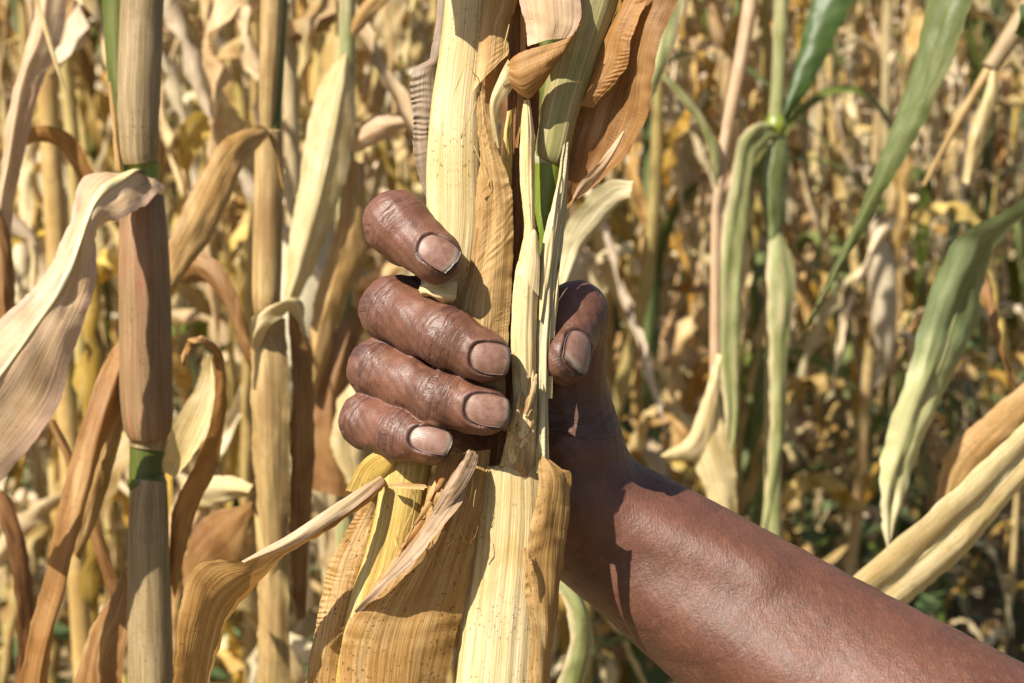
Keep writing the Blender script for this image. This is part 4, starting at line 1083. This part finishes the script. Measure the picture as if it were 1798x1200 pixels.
    ribbon('leaf', [(1088, 10, 0), (1062, 66, 0), (1030, 130, 1), (1008, 190, 2)], [(1140, -10, -9), (1110, 60, -9), (1100, 120, -7), (1040, 190, -2)], d, M['orange'], t, bulge=2, nu=27, nv=200, seed=23, wob=0.3, crimp=((0.88, 0.12, 0.22, 7.0),))
    ribbon('leaf', [(1006, 346, 0), (1020, 318, -4), (1054, 282, -8), (1094, 230, -10)], [(1016, 346, 0), (1048, 316, -4), (1076, 276, -8), (1098, 232, -10)], d, M['pink_tan'], t, bulge=0.8, nu=9, nv=50, seed=25)


held_right()
# ---------------------------------------------------------------- the hand and forearm: one distance field, one continuous skin
def smin(a, b, k):
    h = np.clip(0.5 + 0.5 * (b - a) / k, 0, 1)
    return b + (a - b) * h - k * h * (1 - h)


class Seg:
    def __init__(s, a, b, ra, rb, nrm=None, flat=1.0):
        s.a, s.b, s.ra, s.rb = np.asarray(a, float), np.asarray(b, float), ra, rb
        s.n = None if nrm is None else np.asarray(nrm, float)
        s.flat = flat

    def __call__(s, X, Y, Z):
        ba = s.b - s.a
        L2 = float(ba @ ba) + 1e-9
        px, py, pz = X - s.a[0], Y - s.a[1], Z - s.a[2]
        t = np.clip((px * ba[0] + py * ba[1] + pz * ba[2]) / L2, 0, 1)
        dx, dy, dz = px - t * ba[0], py - t * ba[1], pz - t * ba[2]
        d2 = dx * dx + dy * dy + dz * dz
        if s.n is not None:
            q = dx * s.n[0] + dy * s.n[1] + dz * s.n[2]
            d2 = d2 + q * q * (s.flat ** 2 - 1)
        return np.sqrt(d2) - (s.ra + (s.rb - s.ra) * t)

    def box(s, pad):
        r = max(s.ra, s.rb) + pad
        return np.minimum(s.a, s.b) - r, np.maximum(s.a, s.b) + r


PXM = D0 * 1000 / FPX      # one photograph pixel at the grip, in mm


def J(px, py, y, rpx):
    return PC(px, py, y), rpx * PXM * (D0 * 1000 + y) / (D0 * 1000)


def norm(v):
    v = np.asarray(v, float)
    return v / np.linalg.norm(v)


FING = {   # knuckle, middle joint, end joint, tip (px, py, mm, half width px)
    'index': [(835, 432, 31, 66), (716, 408, 13, 58), (698, 394, -7, 57), (766, 452, -16, 44)],
    'middle': [(832, 540, 31, 66), (692, 545, 4, 58), (782, 592, -13, 52), (852, 628, -17, 43)],
    'ring': [(818, 640, 30, 62), (664, 649, 4, 52), (772, 700, -12, 49), (852, 722, -16, 41)],
    'pinky': [(800, 735, 26, 56), (646, 739, 3, 48), (704, 764, -9, 43), (758, 779, -14, 35)],
}
THUMB = [(990, 835, 34, 72), (1008, 720, 28, 56), (1013, 550, 13, 53), (993, 630, -3, 40)]
ARM = [(1000, 850, 36, 92), (1040, 905, 39, 118), (1150, 980, 38, 135), (1280, 1072, 31, 155), (1445, 1190, 19, 181), (1650, 1335, 1, 218), (1854, 1480, -9, 256), (2080, 1640, -22, 290), (2350, 1830, -34, 310)]

# nail: centre px, py; direction of its free end and its face, both in (right, away, up); half length, half width in mm
NAIL = {
    'index': dict(c=(768, 450, -18), t=(0.83, -0.16, -0.50), n=(0.10, -0.95, 0.32), hl=5.5, hw=4.2),
    'middle': dict(c=(861, 632, -18), t=(0.985, -0.10, -0.10), n=(0.06, -0.98, 0.12), hl=5.6, hw=4.2),
    'ring': dict(c=(857, 722, -18), t=(0.98, -0.06, -0.15), n=(0.02, -0.98, 0.16), hl=6.2, hw=4.3),
    'pinky': dict(c=(757, 776, -15), t=(0.97, -0.10, -0.22), n=(0.05, -0.97, 0.22), hl=5.9, hw=3.5),
    'thumb': dict(c=(1004, 622, -4), t=(-0.20, -0.62, -0.74), n=(0.70, -0.66, 0.30), hl=6.3, hw=5.0),
}


class Hand:
    def __init__(s):
        s.fing = {}
        for k, js in FING.items():
            p = [J(*j) for j in js]
            nl = norm(NAIL[k]['n'])
            segs = [Seg(p[0][0], p[1][0], p[0][1], p[1][1]),
                    Seg(p[1][0], p[1][0] * 0.48 + p[2][0] * 0.52, p[1][1] * 1.0, (p[1][1] + p[2][1]) * 0.468),
                    Seg(p[1][0] * 0.48 + p[2][0] * 0.52, p[2][0], (p[1][1] + p[2][1]) * 0.468, p[2][1] * 1.01),
                    Seg(p[2][0], p[3][0], p[2][1], p[3][1], nl, 1.12)]
            # soft pads on the inside of the last two bones
            a, b, c = p[1][0], p[2][0], p[3][0]
            segs.append(Seg(b * 0.35 + c * 0.65 - nl * 1.6, c - nl * 1.3, p[3][1] * 0.95, p[3][1] * 0.92))
            mid = 0.5 * (a + b) + norm([0.4, 1.0, 0]) * 2.0
            segs.append(Seg(mid, mid, p[1][1] * 0.92, p[1][1] * 0.92))
            s.fing[k] = (segs, p)
        p = [J(*j) for j in THUMB]
        nl = norm(NAIL['thumb']['n'])
        s.thumb = ([Seg(p[0][0], p[1][0], p[0][1], p[1][1]), Seg(p[1][0], p[2][0], p[1][1], p[2][1] * 0.97),
                    Seg(p[2][0], p[3][0], p[2][1], p[3][1], nl, 1.10), Seg(p[3][0] - nl * 1.8, p[3][0] - nl * 1.0 , p[3][1] * 0.98, p[3][1] * 0.95)], p)
        # palm: bones fanning from the wrist, the ball of the thumb and the heel
        wr, _ = J(1000, 850, 31, 90)
        palm = []
        for k, off in (('index', (1015, 770, 28)), ('middle', (1000, 800, 31)), ('ring', (985, 830, 33)), ('pinky', (965, 860, 33))):
            kn = s.fing[k][1][0]
            b = PC(*off)
            palm.append(Seg(kn[0], b, kn[1] * 1.02, 12.5))
        palm.append(Seg(PC(1002, 790, 24), PC(1000, 850, 28), 11.0, 14.0))
        palm.append(Seg(PC(880, 790, 30), PC(960, 870, 32), 11.0, 13.0))
        palm.append(Seg(PC(880, 560, 32), PC(960, 780, 32), 12.5, 13.0))
        s.palm = palm
        q = catmull([(*PC(a, b, c), r * PXM * (500 + c) / 500) for a, b, c, r in ARM], 25)
        s.armp = q
        s.arm = [Seg(q[i][:3], q[i + 1][:3], q[i][3], q[i + 1][3]) for i in range(len(q) - 1)]
        # sinew and bone under the skin of the wrist
        s.bumps = [(Seg(PC(1085, 905, 24), PC(1330, 1015, 12), 5.0, 6.0), 10.0), (Seg(PC(1120, 1030, 25), PC(1400, 1190, 0), 6.0, 8.0), 10.0)]

    def chain(s, segs, X, Y, Z, k):
        d = None
        for g in segs:
            e = g(X, Y, Z)
            d = e if d is None else smin(d, e, k)
        return d

    def fold(s, X, Y, Z):
        """shallow creases over the joints and a little unevenness"""
        return (1 - 0.8 * np.clip((X - 14) / 12, 0, 1)) * 0.22 * np.sin(X * 0.55 + 1.3 * np.sin(Z * 0.31)) * np.sin(Z * 0.47 + 0.9 * np.sin(Y * 0.37)) + 0.10 * np.sin(X * 1.3 + Z * 0.9) * np.sin(Y * 1.1 - Z * 0.7)

    def fingers(s, X, Y, Z):
        d = None
        for k in FING:
            e = s.chain(s.fing[k][0], X, Y, Z, 2.6)
            d = e if d is None else smin(d, e, 0.7)
        return d

    def body(s, X, Y, Z):
        d = s.chain(s.palm, X, Y, Z, 7.0)
        a = s.chain(s.arm, X, Y, Z, 1.2)
        for g, k in s.bumps: a = smin(a, g(X, Y, Z), k)
        d = smin(d, a, 11.0)
        return smin(d, s.chain(s.thumb[0], X, Y, Z, 4.0), 6.0)

    def base(s, X, Y, Z):
        return smin(s.body(X, Y, Z), s.fingers(X, Y, Z), 2.2) + s.fold(X, Y, Z)

    def creases(s, d, X, Y, Z):
        for ci, k in enumerate(FING):
            p = s.fing[k][1]
            nl = s.nails[k]['n']
            for (c, ax, rad, offs) in ((p[2][0], norm(p[3][0] - p[1][0]), p[2][1], (-2.3, -0.7, 0.9, 2.6)), (p[1][0], norm(p[2][0] - p[0][0]), p[1][1], (-3.2, -1.3, 0.8, 2.7))):
                px, py, pz = X - c[0], Y - c[1], Z - c[2]
                s_ = px * ax[0] + py * ax[1] + pz * ax[2]
                q = px * px + py * py + pz * pz - s_ * s_
                near = (q < (rad * 1.35) ** 2) * np.clip(1.4 - np.abs(s_) / 4.0, 0, 1)
                lat = Z * 0.9 + ci
                for i, o in enumerate(offs):
                    cen = o + 0.55 * np.sin(lat * 0.55 + i * 2.1 + ci) + 0.25 * np.sin(lat * 1.7 + i)
                    d = d + 0.20 * near * np.exp(-((s_ - cen) / 0.42) ** 2)
        return d

    def naild(s, d, X, Y, Z):
        d = s.creases(d, X, Y, Z)
        for k, f in s.nails.items():
            px, py, pz = X - f['c'][0], Y - f['c'][1], Z - f['c'][2]
            h = px * f['n'][0] + py * f['n'][1] + pz * f['n'][2]
            u = (px * f['t'][0] + py * f['t'][1] + pz * f['t'][2]) / f['hl']
            v = (px * f['b'][0] + py * f['b'][1] + pz * f['b'][2]) / f['hw']
            q = (np.abs(u) ** 2.7 + np.abs(v) ** 2.7) ** (1 / 2.7)
            near = np.clip(1 - np.abs(h) / 5.5, 0, 1) ** 0.5
            pocket = np.clip((1.12 - q) / 0.16, 0, 1)
            lip = np.exp(-((q - 1.22) / 0.15) ** 2) * np.clip((0.75 - u) / 0.5, 0, 1)
            d = d + near * (0.75 * pocket - 0.50 * lip)
        return d


def frames(H):
    H.nails = {}
    for k, q in NAIL.items():
        n = norm(q['n'])
        tt = np.asarray(q['t'], float)
        tt = norm(tt - n * (tt @ n))
        b = np.cross(n, tt)
        c = PC(*q['c'])
        # bring the centre onto the skin
        for _ in range(30):
            dd = float(H.base(c[0], c[1], c[2]))
            c = c - n * dd * 0.8
        H.nails[k] = dict(c=c, n=n, t=tt, b=b, hl=q['hl'], hw=q['hw'])


def surface_nets(xs, ys, zs, F):
    nx, ny, nz = F.shape
    neg = F < 0
    cnt = np.zeros((nx - 1, ny - 1, nz - 1), np.int8)
    for i in (0, 1):
        for j in (0, 1):
            for k in (0, 1):
                cnt += neg[i:nx - 1 + i, j:ny - 1 + j, k:nz - 1 + k]
    act = np.argwhere((cnt > 0) & (cnt < 8))
    vid = np.full((nx - 1, ny - 1, nz - 1), -1, np.int32)
    vid[act[:, 0], act[:, 1], act[:, 2]] = np.arange(len(act))
    acc = np.zeros((len(act), 3))
    num = np.zeros(len(act))
    cx = (xs, ys, zs)
    for ax in range(3):
        o = [a for a in range(3) if a != ax]
        for p in (0, 1):
            for q in (0, 1):
                i0 = act.copy()
                i0[:, o[0]] += p
                i0[:, o[1]] += q
                i1 = i0.copy()
                i1[:, ax] += 1
                f0, f1 = F[i0[:, 0], i0[:, 1], i0[:, 2]], F[i1[:, 0], i1[:, 1], i1[:, 2]]
                m = (f0 < 0) != (f1 < 0)
                t = np.where(m, f0 / np.where(m, f0 - f1, 1), 0)
                pt = np.stack([cx[a][i0[:, a]] for a in range(3)], 1)
                pt[:, ax] += t * (cx[ax][i1[:, ax]] - cx[ax][i0[:, ax]])
                acc += pt * m[:, None]
                num += m
    V = acc / num[:, None]
    quads = []
    for ax in range(3):
        o = [(ax + 1) % 3, (ax + 2) % 3]
        sl0 = [slice(None)] * 3
        sl1 = [slice(None)] * 3
        sl0[ax], sl1[ax] = slice(0, -1), slice(1, None)
        ch = neg[tuple(sl0)] != neg[tuple(sl1)]
        e = np.argwhere(ch)
        ok = (e[:, o[0]] > 0) & (e[:, o[1]] > 0) & (e[:, o[0]] < F.shape[o[0]] - 1) & (e[:, o[1]] < F.shape[o[1]] - 1)
        e = e[ok]

        def g(d0, d1):
            q = e.copy()
            q[:, o[0]] += d0
            q[:, o[1]] += d1
            return vid[q[:, 0], q[:, 1], q[:, 2]]
        qd = np.stack([g(-1, -1), g(0, -1), g(0, 0), g(-1, 0)], 1)
        flip = ~neg[e[:, 0], e[:, 1], e[:, 2]]
        qd[flip] = qd[flip][:, ::-1]
        quads.append(qd)
    return V, np.concatenate(quads)


def skin_mat():
    t = NT('skin')
    at = lambda n: t.n('Attribute', attribute_name=n).outputs['Fac']
    axial, wr, dirt, arm, palm, side, scar = at('axial'), at('wrinkle'), at('dirt'), at('arm'), at('palm'), at('side'), at('scar')
    g = t.n('TexCoord').outputs['Object']
    n1 = t.noise(g, 70, 4, 0.6)
    n2 = t.noise(g, 320, 4, 0.65)
    n3 = t.noise(g, 1500, 3, 0.6)
    big = t.noise(g, 28, 3, 0.5)
    col = t.mix(t.ramp(n1, 0.32, 0.68), (0.088, 0.035, 0.019), (0.146, 0.060, 0.033))
    col = t.mix(t.math('MULTIPLY', t.ramp(n2, 0.55, 0.72), 0.5), col, (0.25, 0.112, 0.060))
    col = t.mix(t.math('MULTIPLY', t.ramp(n2, 0.46, 0.30), 0.45), col, (0.066, 0.027, 0.018))
    col = t.mix(t.math('MULTIPLY', t.ramp(big, 0.45, 0.7), 0.35), col, (0.20, 0.076, 0.044))
    col = t.mix(t.math('MULTIPLY', wr, 0.50), col, (0.100, 0.044, 0.032))
    col = t.mix(t.math('MULTIPLY', palm, 0.65), col, (0.24, 0.105, 0.062))
    cmb = t.n('CombineXYZ')
    t.l(t.math('MULTIPLY', axial, 1.15), cmb.inputs[0])
    t.l(t.math('MULTIPLY', side, 0.16), cmb.inputs[1])
    lines = t.noise(cmb.outputs[0], 1.0, 3, 0.6, 0.5)
    lin = t.ramp(lines, 0.50, 0.38)
    linm = t.math('MULTIPLY', lin, t.math('MULTIPLY_ADD', wr, 1.0, 0.10))
    col = t.mix(t.math('MULTIPLY', linm, 0.70), col, (0.040, 0.017, 0.013))
    col = t.mix(t.math('MULTIPLY', arm, 0.42), col, (0.098, 0.036, 0.020))
    # fine crossed skin lines
    vo = t.n('TexVoronoi', feature='DISTANCE_TO_EDGE')
    t.l(t.scale(g, (1150, 500, 300)), vo.inputs['Vector'])
    vo.inputs['Scale'].default_value = 1.0
    vo.inputs['Randomness'].default_value = 0.8
    cell = t.ramp(vo.outputs['Distance'], 0.0, 0.16)
    hat = t.noise(t.scale(g, (1400, 600, 520)), 1.0, 2, 0.55, 0.4)
    hat2 = t.noise(t.scale(g, (560, 700, 1300)), 1.0, 2, 0.55, 0.4)
    hatch = t.math('ADD', t.math('MULTIPLY', t.ramp(hat, 0.62, 0.36), 0.75), t.math('MULTIPLY', t.ramp(hat2, 0.60, 0.38), 0.3))
    vo2 = t.n('TexVoronoi', feature='DISTANCE_TO_EDGE')
    t.l(t.scale(g, (620, 620, 620)), vo2.inputs['Vector'])
    vo2.inputs['Scale'].default_value = 1.0
    cell2 = t.ramp(vo2.outputs['Distance'], 0.0, 0.18)
    cellc = t.math('SUBTRACT', 1.0, cell)
    col = t.mix(t.math('MULTIPLY', cellc, 0.06), col, (0.085, 0.036, 0.027))
    col = t.mix(t.math('MULTIPLY', hatch, t.math('MULTIPLY_ADD', arm, 0.34, 0.10)), col, (0.055, 0.022, 0.015))
    sp = t.ramp(t.noise(g, 900, 2, 0.5), 0.69, 0.75)
    col = t.mix(t.math('MULTIPLY', sp, 0.45), col, (0.06, 0.026, 0.02))
    ds = t.math('MULTIPLY', dirt, t.ramp(n2, 0.25, 0.55))
    col = t.mix(t.math('MULTIPLY', ds, 0.85), col, (0.030, 0.016, 0.013))
    col = t.mix(t.math('MULTIPLY', scar, t.ramp(n2, 0.3, 0.6)), col, (0.04, 0.018, 0.016))
    h = t.math('ADD', t.math('MULTIPLY', hatch, t.math('MULTIPLY_ADD', arm, -0.20, -0.16)), t.math('MULTIPLY', cell2, 0.02))
    h = t.math('ADD', h, t.math('MULTIPLY', n3, 0.55))
    h = t.math('ADD', h, t.math('MULTIPLY', n2, t.math('MULTIPLY_ADD', arm, -0.20, 0.28)))
    h = t.math('SUBTRACT', h, t.math('MULTIPLY', linm, 2.0))
    bp = t.n('Bump')
    bp.inputs['Strength'].default_value = 0.45
    bp.inputs['Distance'].default_value = 0.0005
    t.l(h, bp.inputs['Height'])
    pr = t.n('BsdfPrincipled')
    t.l(col, pr.inputs['Base Color'])
    t.val(pr.inputs['Roughness'], t.math('MULTIPLY_ADD', n2, 0.25, t.math('MULTIPLY_ADD', arm, 0.05, 0.37)))
    t.val(pr.inputs['Specular IOR Level'], t.math('MULTIPLY_ADD', arm, -0.08, 0.52))
    pr.inputs['Subsurface Weight'].default_value = 0.12
    pr.inputs['Subsurface Radius'].default_value = (1.0, 0.35, 0.2)
    pr.inputs['Subsurface Scale'].default_value = 0.002
    t.l(bp.outputs[0], pr.inputs['Normal'])
    t.l(pr.outputs[0], t.out.inputs[0])
    return t.m


def nail_mat():
    t = NT('fingernail')
    uv = t.n('UVMap', uv_map='uvn').outputs[0]
    sx = t.n('SeparateXYZ')
    t.l(uv, sx.inputs[0])
    u, v = sx.outputs[0], sx.outputs[1]
    g = t.n('TexCoord').outputs['Object']
    n = t.noise(g, 500, 4, 0.6)
    ln = t.noise(t.scale(uv, (1.2, 26, 1)), 1.0, 2, 0.5)
    col = t.mix(t.ramp(n, 0.3, 0.7), (0.150, 0.074, 0.050), (0.215, 0.115, 0.082))
    col = t.mix(t.ramp(u, 0.30, 0.02), col, (0.24, 0.145, 0.105))
    un = t.math('ADD', u, t.math('MULTIPLY', t.math('SUBTRACT', n, 0.5), 0.10))
    un = t.math('SUBTRACT', un, t.math('MULTIPLY', t.math('POWER', t.math('ABSOLUTE', t.math('SUBTRACT', v, 0.5)), 2.0), -0.35))
    col = t.mix(t.ramp(un, 0.82, 0.90), col, (0.21, 0.155, 0.11))
    col = t.mix(t.math('MULTIPLY', t.ramp(un, 0.92, 1.0), 0.75), col, (0.07, 0.045, 0.035))
    e = t.math('MAXIMUM', t.math('ABSOLUTE', t.math('SUBTRACT', v, 0.5)), t.math('SUBTRACT', 0.5, u))
    col = t.mix(t.math('MULTIPLY', t.ramp(t.math('ADD', e, t.math('MULTIPLY', t.math('SUBTRACT', n, 0.5), 0.16)), 0.40, 0.50), 0.8), col, (0.10, 0.05, 0.04))
    bp = t.n('Bump')
    bp.inputs['Strength'].default_value = 0.25
    bp.inputs['Distance'].default_value = 0.0004
    t.l(t.math('ADD', ln, t.math('MULTIPLY', n, 0.6)), bp.inputs['Height'])
    pr = t.n('BsdfPrincipled')
    t.l(col, pr.inputs['Base Color'])
    t.val(pr.inputs['Roughness'], t.math('MULTIPLY_ADD', n, 0.25, 0.30))
    pr.inputs['Specular IOR Level'].default_value = 0.5
    t.l(bp.outputs[0], pr.inputs['Normal'])
    t.l(pr.outputs[0], t.out.inputs[0])
    return t.m


def build_hand():
    H = Hand()
    frames(H)

    def axis(lo, f0, f1, hi, fine, coarse):
        return np.concatenate([np.arange(lo, f0, coarse), np.arange(f0, f1, fine), np.arange(f1, hi, coarse)])
    xs = axis(-56, -52, 34, 256, 0.46, 1.5)
    ys = axis(-92, -28, 14, 84, 0.46, 1.3)
    zs = axis(-246, -42, 46, 54, 0.46, 1.5)
    F = np.full((len(xs), len(ys), len(zs)), 30.0, np.float32)
    Xg, Yg, Zg = (np.asarray(a, np.float32) for a in (xs, ys, zs))

    def sub(lo, hi):
        out = []
        for a, l, h in ((xs, lo[0], hi[0]), (ys, lo[1], hi[1]), (zs, lo[2], hi[2])):
            out.append(slice(int(np.searchsorted(a, l)), int(np.searchsorted(a, h))))
        return tuple(out)
    # block by block, skipping blocks far from the body
    B = 24
    for i in range(0, len(xs), B):
        for j in range(0, len(ys), B):
            for k in range(0, len(zs), B):
                sx, sy, sz = xs[i:i + B], ys[j:j + B], zs[k:k + B]
                c = np.array([sx.mean(), sy.mean(), sz.mean()])
                rad = 0.5 * math.sqrt(np.ptp(sx) ** 2 + np.ptp(sy) ** 2 + np.ptp(sz) ** 2)
                dc = float(H.base(c[0], c[1], c[2]))
                if abs(dc) > rad * 1.15 + 5:
                    F[i:i + B, j:j + B, k:k + B] = 30 if dc > 0 else -30
                    continue
                X, Y, Z = Xg[i:i + B, None, None], Yg[None, j:j + B, None], Zg[None, None, k:k + B]
                F[i:i + B, j:j + B, k:k + B] = H.naild(H.base(X, Y, Z), X, Y, Z)
    F[[0, -1]] = 30
    F[:, [0, -1]] = 30
    F[:, :, [0, -1]] = 30
    V, Q = surface_nets(xs, ys, zs, F)
    # settle the vertices onto the field
    for _ in range(2):
        e = 0.15
        f = lambda a, b, c: H.naild(H.base(a, b, c), a, b, c)
        x, y, z = V.T
        d = f(x, y, z)
        gr = np.stack([f(x + e, y, z) - d, f(x, y + e, z) - d, f(x, y, z + e) - d], 1) / e
        st = (d / np.maximum((gr ** 2).sum(1), 0.3))[:, None] * gr
        inside = (V[:, 0] < 250) & (V[:, 2] > -240)
        V = V - np.clip(st, -0.4, 0.4) * inside[:, None]
    me = bpy.data.meshes.new('person')
    me.vertices.add(len(V))
    W = C2W(V)
    org = C2W(PC(1040, 905, 31)[None])[0]
    me.vertices.foreach_set('co', (W - org).reshape(-1).astype(np.float32))
    me.loops.add(Q.size)
    me.loops.foreach_set('vertex_index', Q.reshape(-1).astype(np.int32))
    me.polygons.add(len(Q))
    me.polygons.foreach_set('loop_start', np.arange(0, Q.size, 4, dtype=np.int32))
    me.update(calc_edges=True)
    # where each bit of skin lies: along its finger, over a joint, beside a nail
    n = len(V)
    best = np.full(n, 1e9)
    axial, wrk, side, pal = np.zeros(n), np.zeros(n), np.zeros(n), np.zeros(n)
    chains = [(k, H.fing[k][1]) for k in FING] + [('thumb', H.thumb[1])]
    for ci, (k, p) in enumerate(chains):
        pts = np.array([a for a, _ in p])
        s0 = 0.0
        nl = H.nails[k]['n']
        bb = H.nails[k]['b']
        for i in range(3):
            a, b = pts[i], pts[i + 1]
            L = np.linalg.norm(b - a)
            t = np.clip(((V - a) @ (b - a)) / L ** 2, 0, 1 if i < 2 else 1.6)
            q = V - (a + t[:, None] * (b - a))
            dd = np.linalg.norm(q, axis=1)
            m = dd < best
            best = np.where(m, dd, best)
            s = s0 + t * L
            axial = np.where(m, s + 100 * ci, axial)
            side = np.where(m, q @ bb + 40 * ci, side)
            s1 = np.linalg.norm(pts[1] - pts[0])
            s2 = s1 + np.linalg.norm(pts[2] - pts[1])
            ww = 0.9 * np.exp(-((s - s1) / 5.0) ** 2) + 0.75 * np.exp(-((s - s2) / 3.4) ** 2)
            wrk = np.where(m, ww, wrk)
            pal = np.where(m, np.clip(-(q @ nl) / 5.0 - 0.35, 0, 1) * (i == 2), pal)
            s0 += L
    far = best > 17
    wrk = np.where(far, 0.05, wrk)
    pal = np.where(far, 0, pal)
    adist = ((V[:, None, :] - H.armp[None, ::2, :3]) ** 2).sum(-1)
    arm = np.clip((V[:, 0] - 18) / 20, 0, 1)
    dirt = np.zeros(n)
    for k, f in H.nails.items():
        q = V - f['c']
        u, v, h = (q @ f['t']) / f['hl'], (q @ f['b']) / f['hw'], q @ f['n']
        r = (np.abs(u) ** 2.7 + np.abs(v) ** 2.7) ** (1 / 2.7)
        dirt = np.maximum(dirt, (np.exp(-((r - 1.05) / 0.10) ** 2) + 0.45 * np.exp(-((r - 1.25) / 0.22) ** 2) * np.clip((u + 0.3), 0.15, 1)) * (np.abs(h) < 5))
    sc = PC(728, 394, -17)
    scar = 0.9 * np.exp(-((V[:, 0] - sc[0]) ** 2 + (V[:, 2] - sc[2]) ** 2) / 1.1) * (V[:, 1] < 0)
    for nm, a in (('axial', axial), ('wrinkle', wrk), ('dirt', dirt), ('arm', arm), ('palm', pal), ('side', side), ('scar', scar)):
        at = me.attributes.new(nm, 'FLOAT', 'POINT')
        at.data.foreach_set('value', np.clip(a, -1e4, 1e4).astype(np.float32))
    o = link('person', me, skin_mat())
    o.location = org
    o['label'] = 'bare brown hand and forearm reaching from the lower right, gripping the corn stalks'
    o['category'] = 'person'
    nm_ = nail_mat()
    m = 23
    a = np.linspace(-1, 1, m)
    A, Bv = np.meshgrid(a, a, indexing='ij')
    U = A * np.sqrt(1 - np.where(A < 0, 0.46, 0.26) * Bv ** 2)
    U0 = U.copy()
    Vv = Bv * np.sqrt(1 - np.where(A < 0, 0.46, 0.26) * A ** 2)
    for ki, (k, f) in enumerate(H.nails.items()):
        U = U0 * (1 + np.clip(A, 0, 1) ** 3 * (0.030 * np.sin(Bv * 3 + ki * 2) + 0.012 * np.sin(Bv * 9 + ki) - 0.02 * ki * (ki % 2)))
        base = f['c'] + (U * f['hl'] * 1.04)[..., None] * f['t'] + (Vv * f['hw'] * 1.04)[..., None] * f['b']
        p = base.reshape(-1, 3)
        for _ in range(40):
            d = H.base(p[:, 0], p[:, 1], p[:, 2])
            p = p - (d * 0.6)[:, None] * f['n']
        hgt = ((p - f['c']) @ f['n']).reshape(m, m)
        # a nail is stiff: one smooth arch, straight lengthwise
        arch = -0.58 * np.abs(Vv) ** 2.2 * (f['hw'] / 4.5) * 2.1
        lon = np.polyfit(a[:-5], hgt[:-5, m // 2], 1)
        h2 = 0.35 * hgt + 0.65 * (np.polyval(lon, U) + arch)
        h2 = np.maximum(h2, hgt - 0.9)
        top = base + (h2 + 0.02 - 0.30 * np.clip(-U - 0.7, 0, 1))[..., None] * f['n']
        bot = top - 0.45 * f['n']
        allp = np.concatenate([top.reshape(-1, 3), bot.reshape(-1, 3)])
        idx = np.arange(m * m).reshape(m, m)
        fs = [(idx[i, j], idx[i + 1, j], idx[i + 1, j + 1], idx[i, j + 1]) for i in range(m - 1) for j in range(m - 1)]
        N = m * m
        fs += [tuple(x + N for x in q[::-1]) for q in fs]
        ring = list(idx[0, :]) + list(idx[1:, -1]) + list(idx[-1, -2::-1]) + list(idx[-2:0:-1, 0])
        fs += [(ring[(i + 1) % len(ring)], ring[i], ring[i] + N, ring[(i + 1) % len(ring)] + N) for i in range(len(ring))]
        nmsh = bpy.data.meshes.new('fingernail')
        nmsh.from_pydata([tuple(v) for v in (C2W(allp) - org)], [], [tuple(int(x) for x in q) for q in fs])
        l = nmsh.uv_layers.new(name='uvn')
        uvs = np.concatenate([np.stack([A * 0.5 + 0.5, Bv * 0.5 + 0.5], -1).reshape(-1, 2)] * 2)
        lv = np.zeros(len(nmsh.loops), np.int32)
        nmsh.loops.foreach_get('vertex_index', lv)
        l.data.foreach_set('uv', uvs[lv].reshape(-1).astype(np.float32))
        nmsh.polygons.foreach_set('use_smooth', np.ones(len(nmsh.polygons), dtype=bool))
        nmsh.materials.append(nm_)
        no = bpy.data.objects.new('fingernail', nmsh)
        COL.objects.link(no)
        no.parent = o


build_hand()
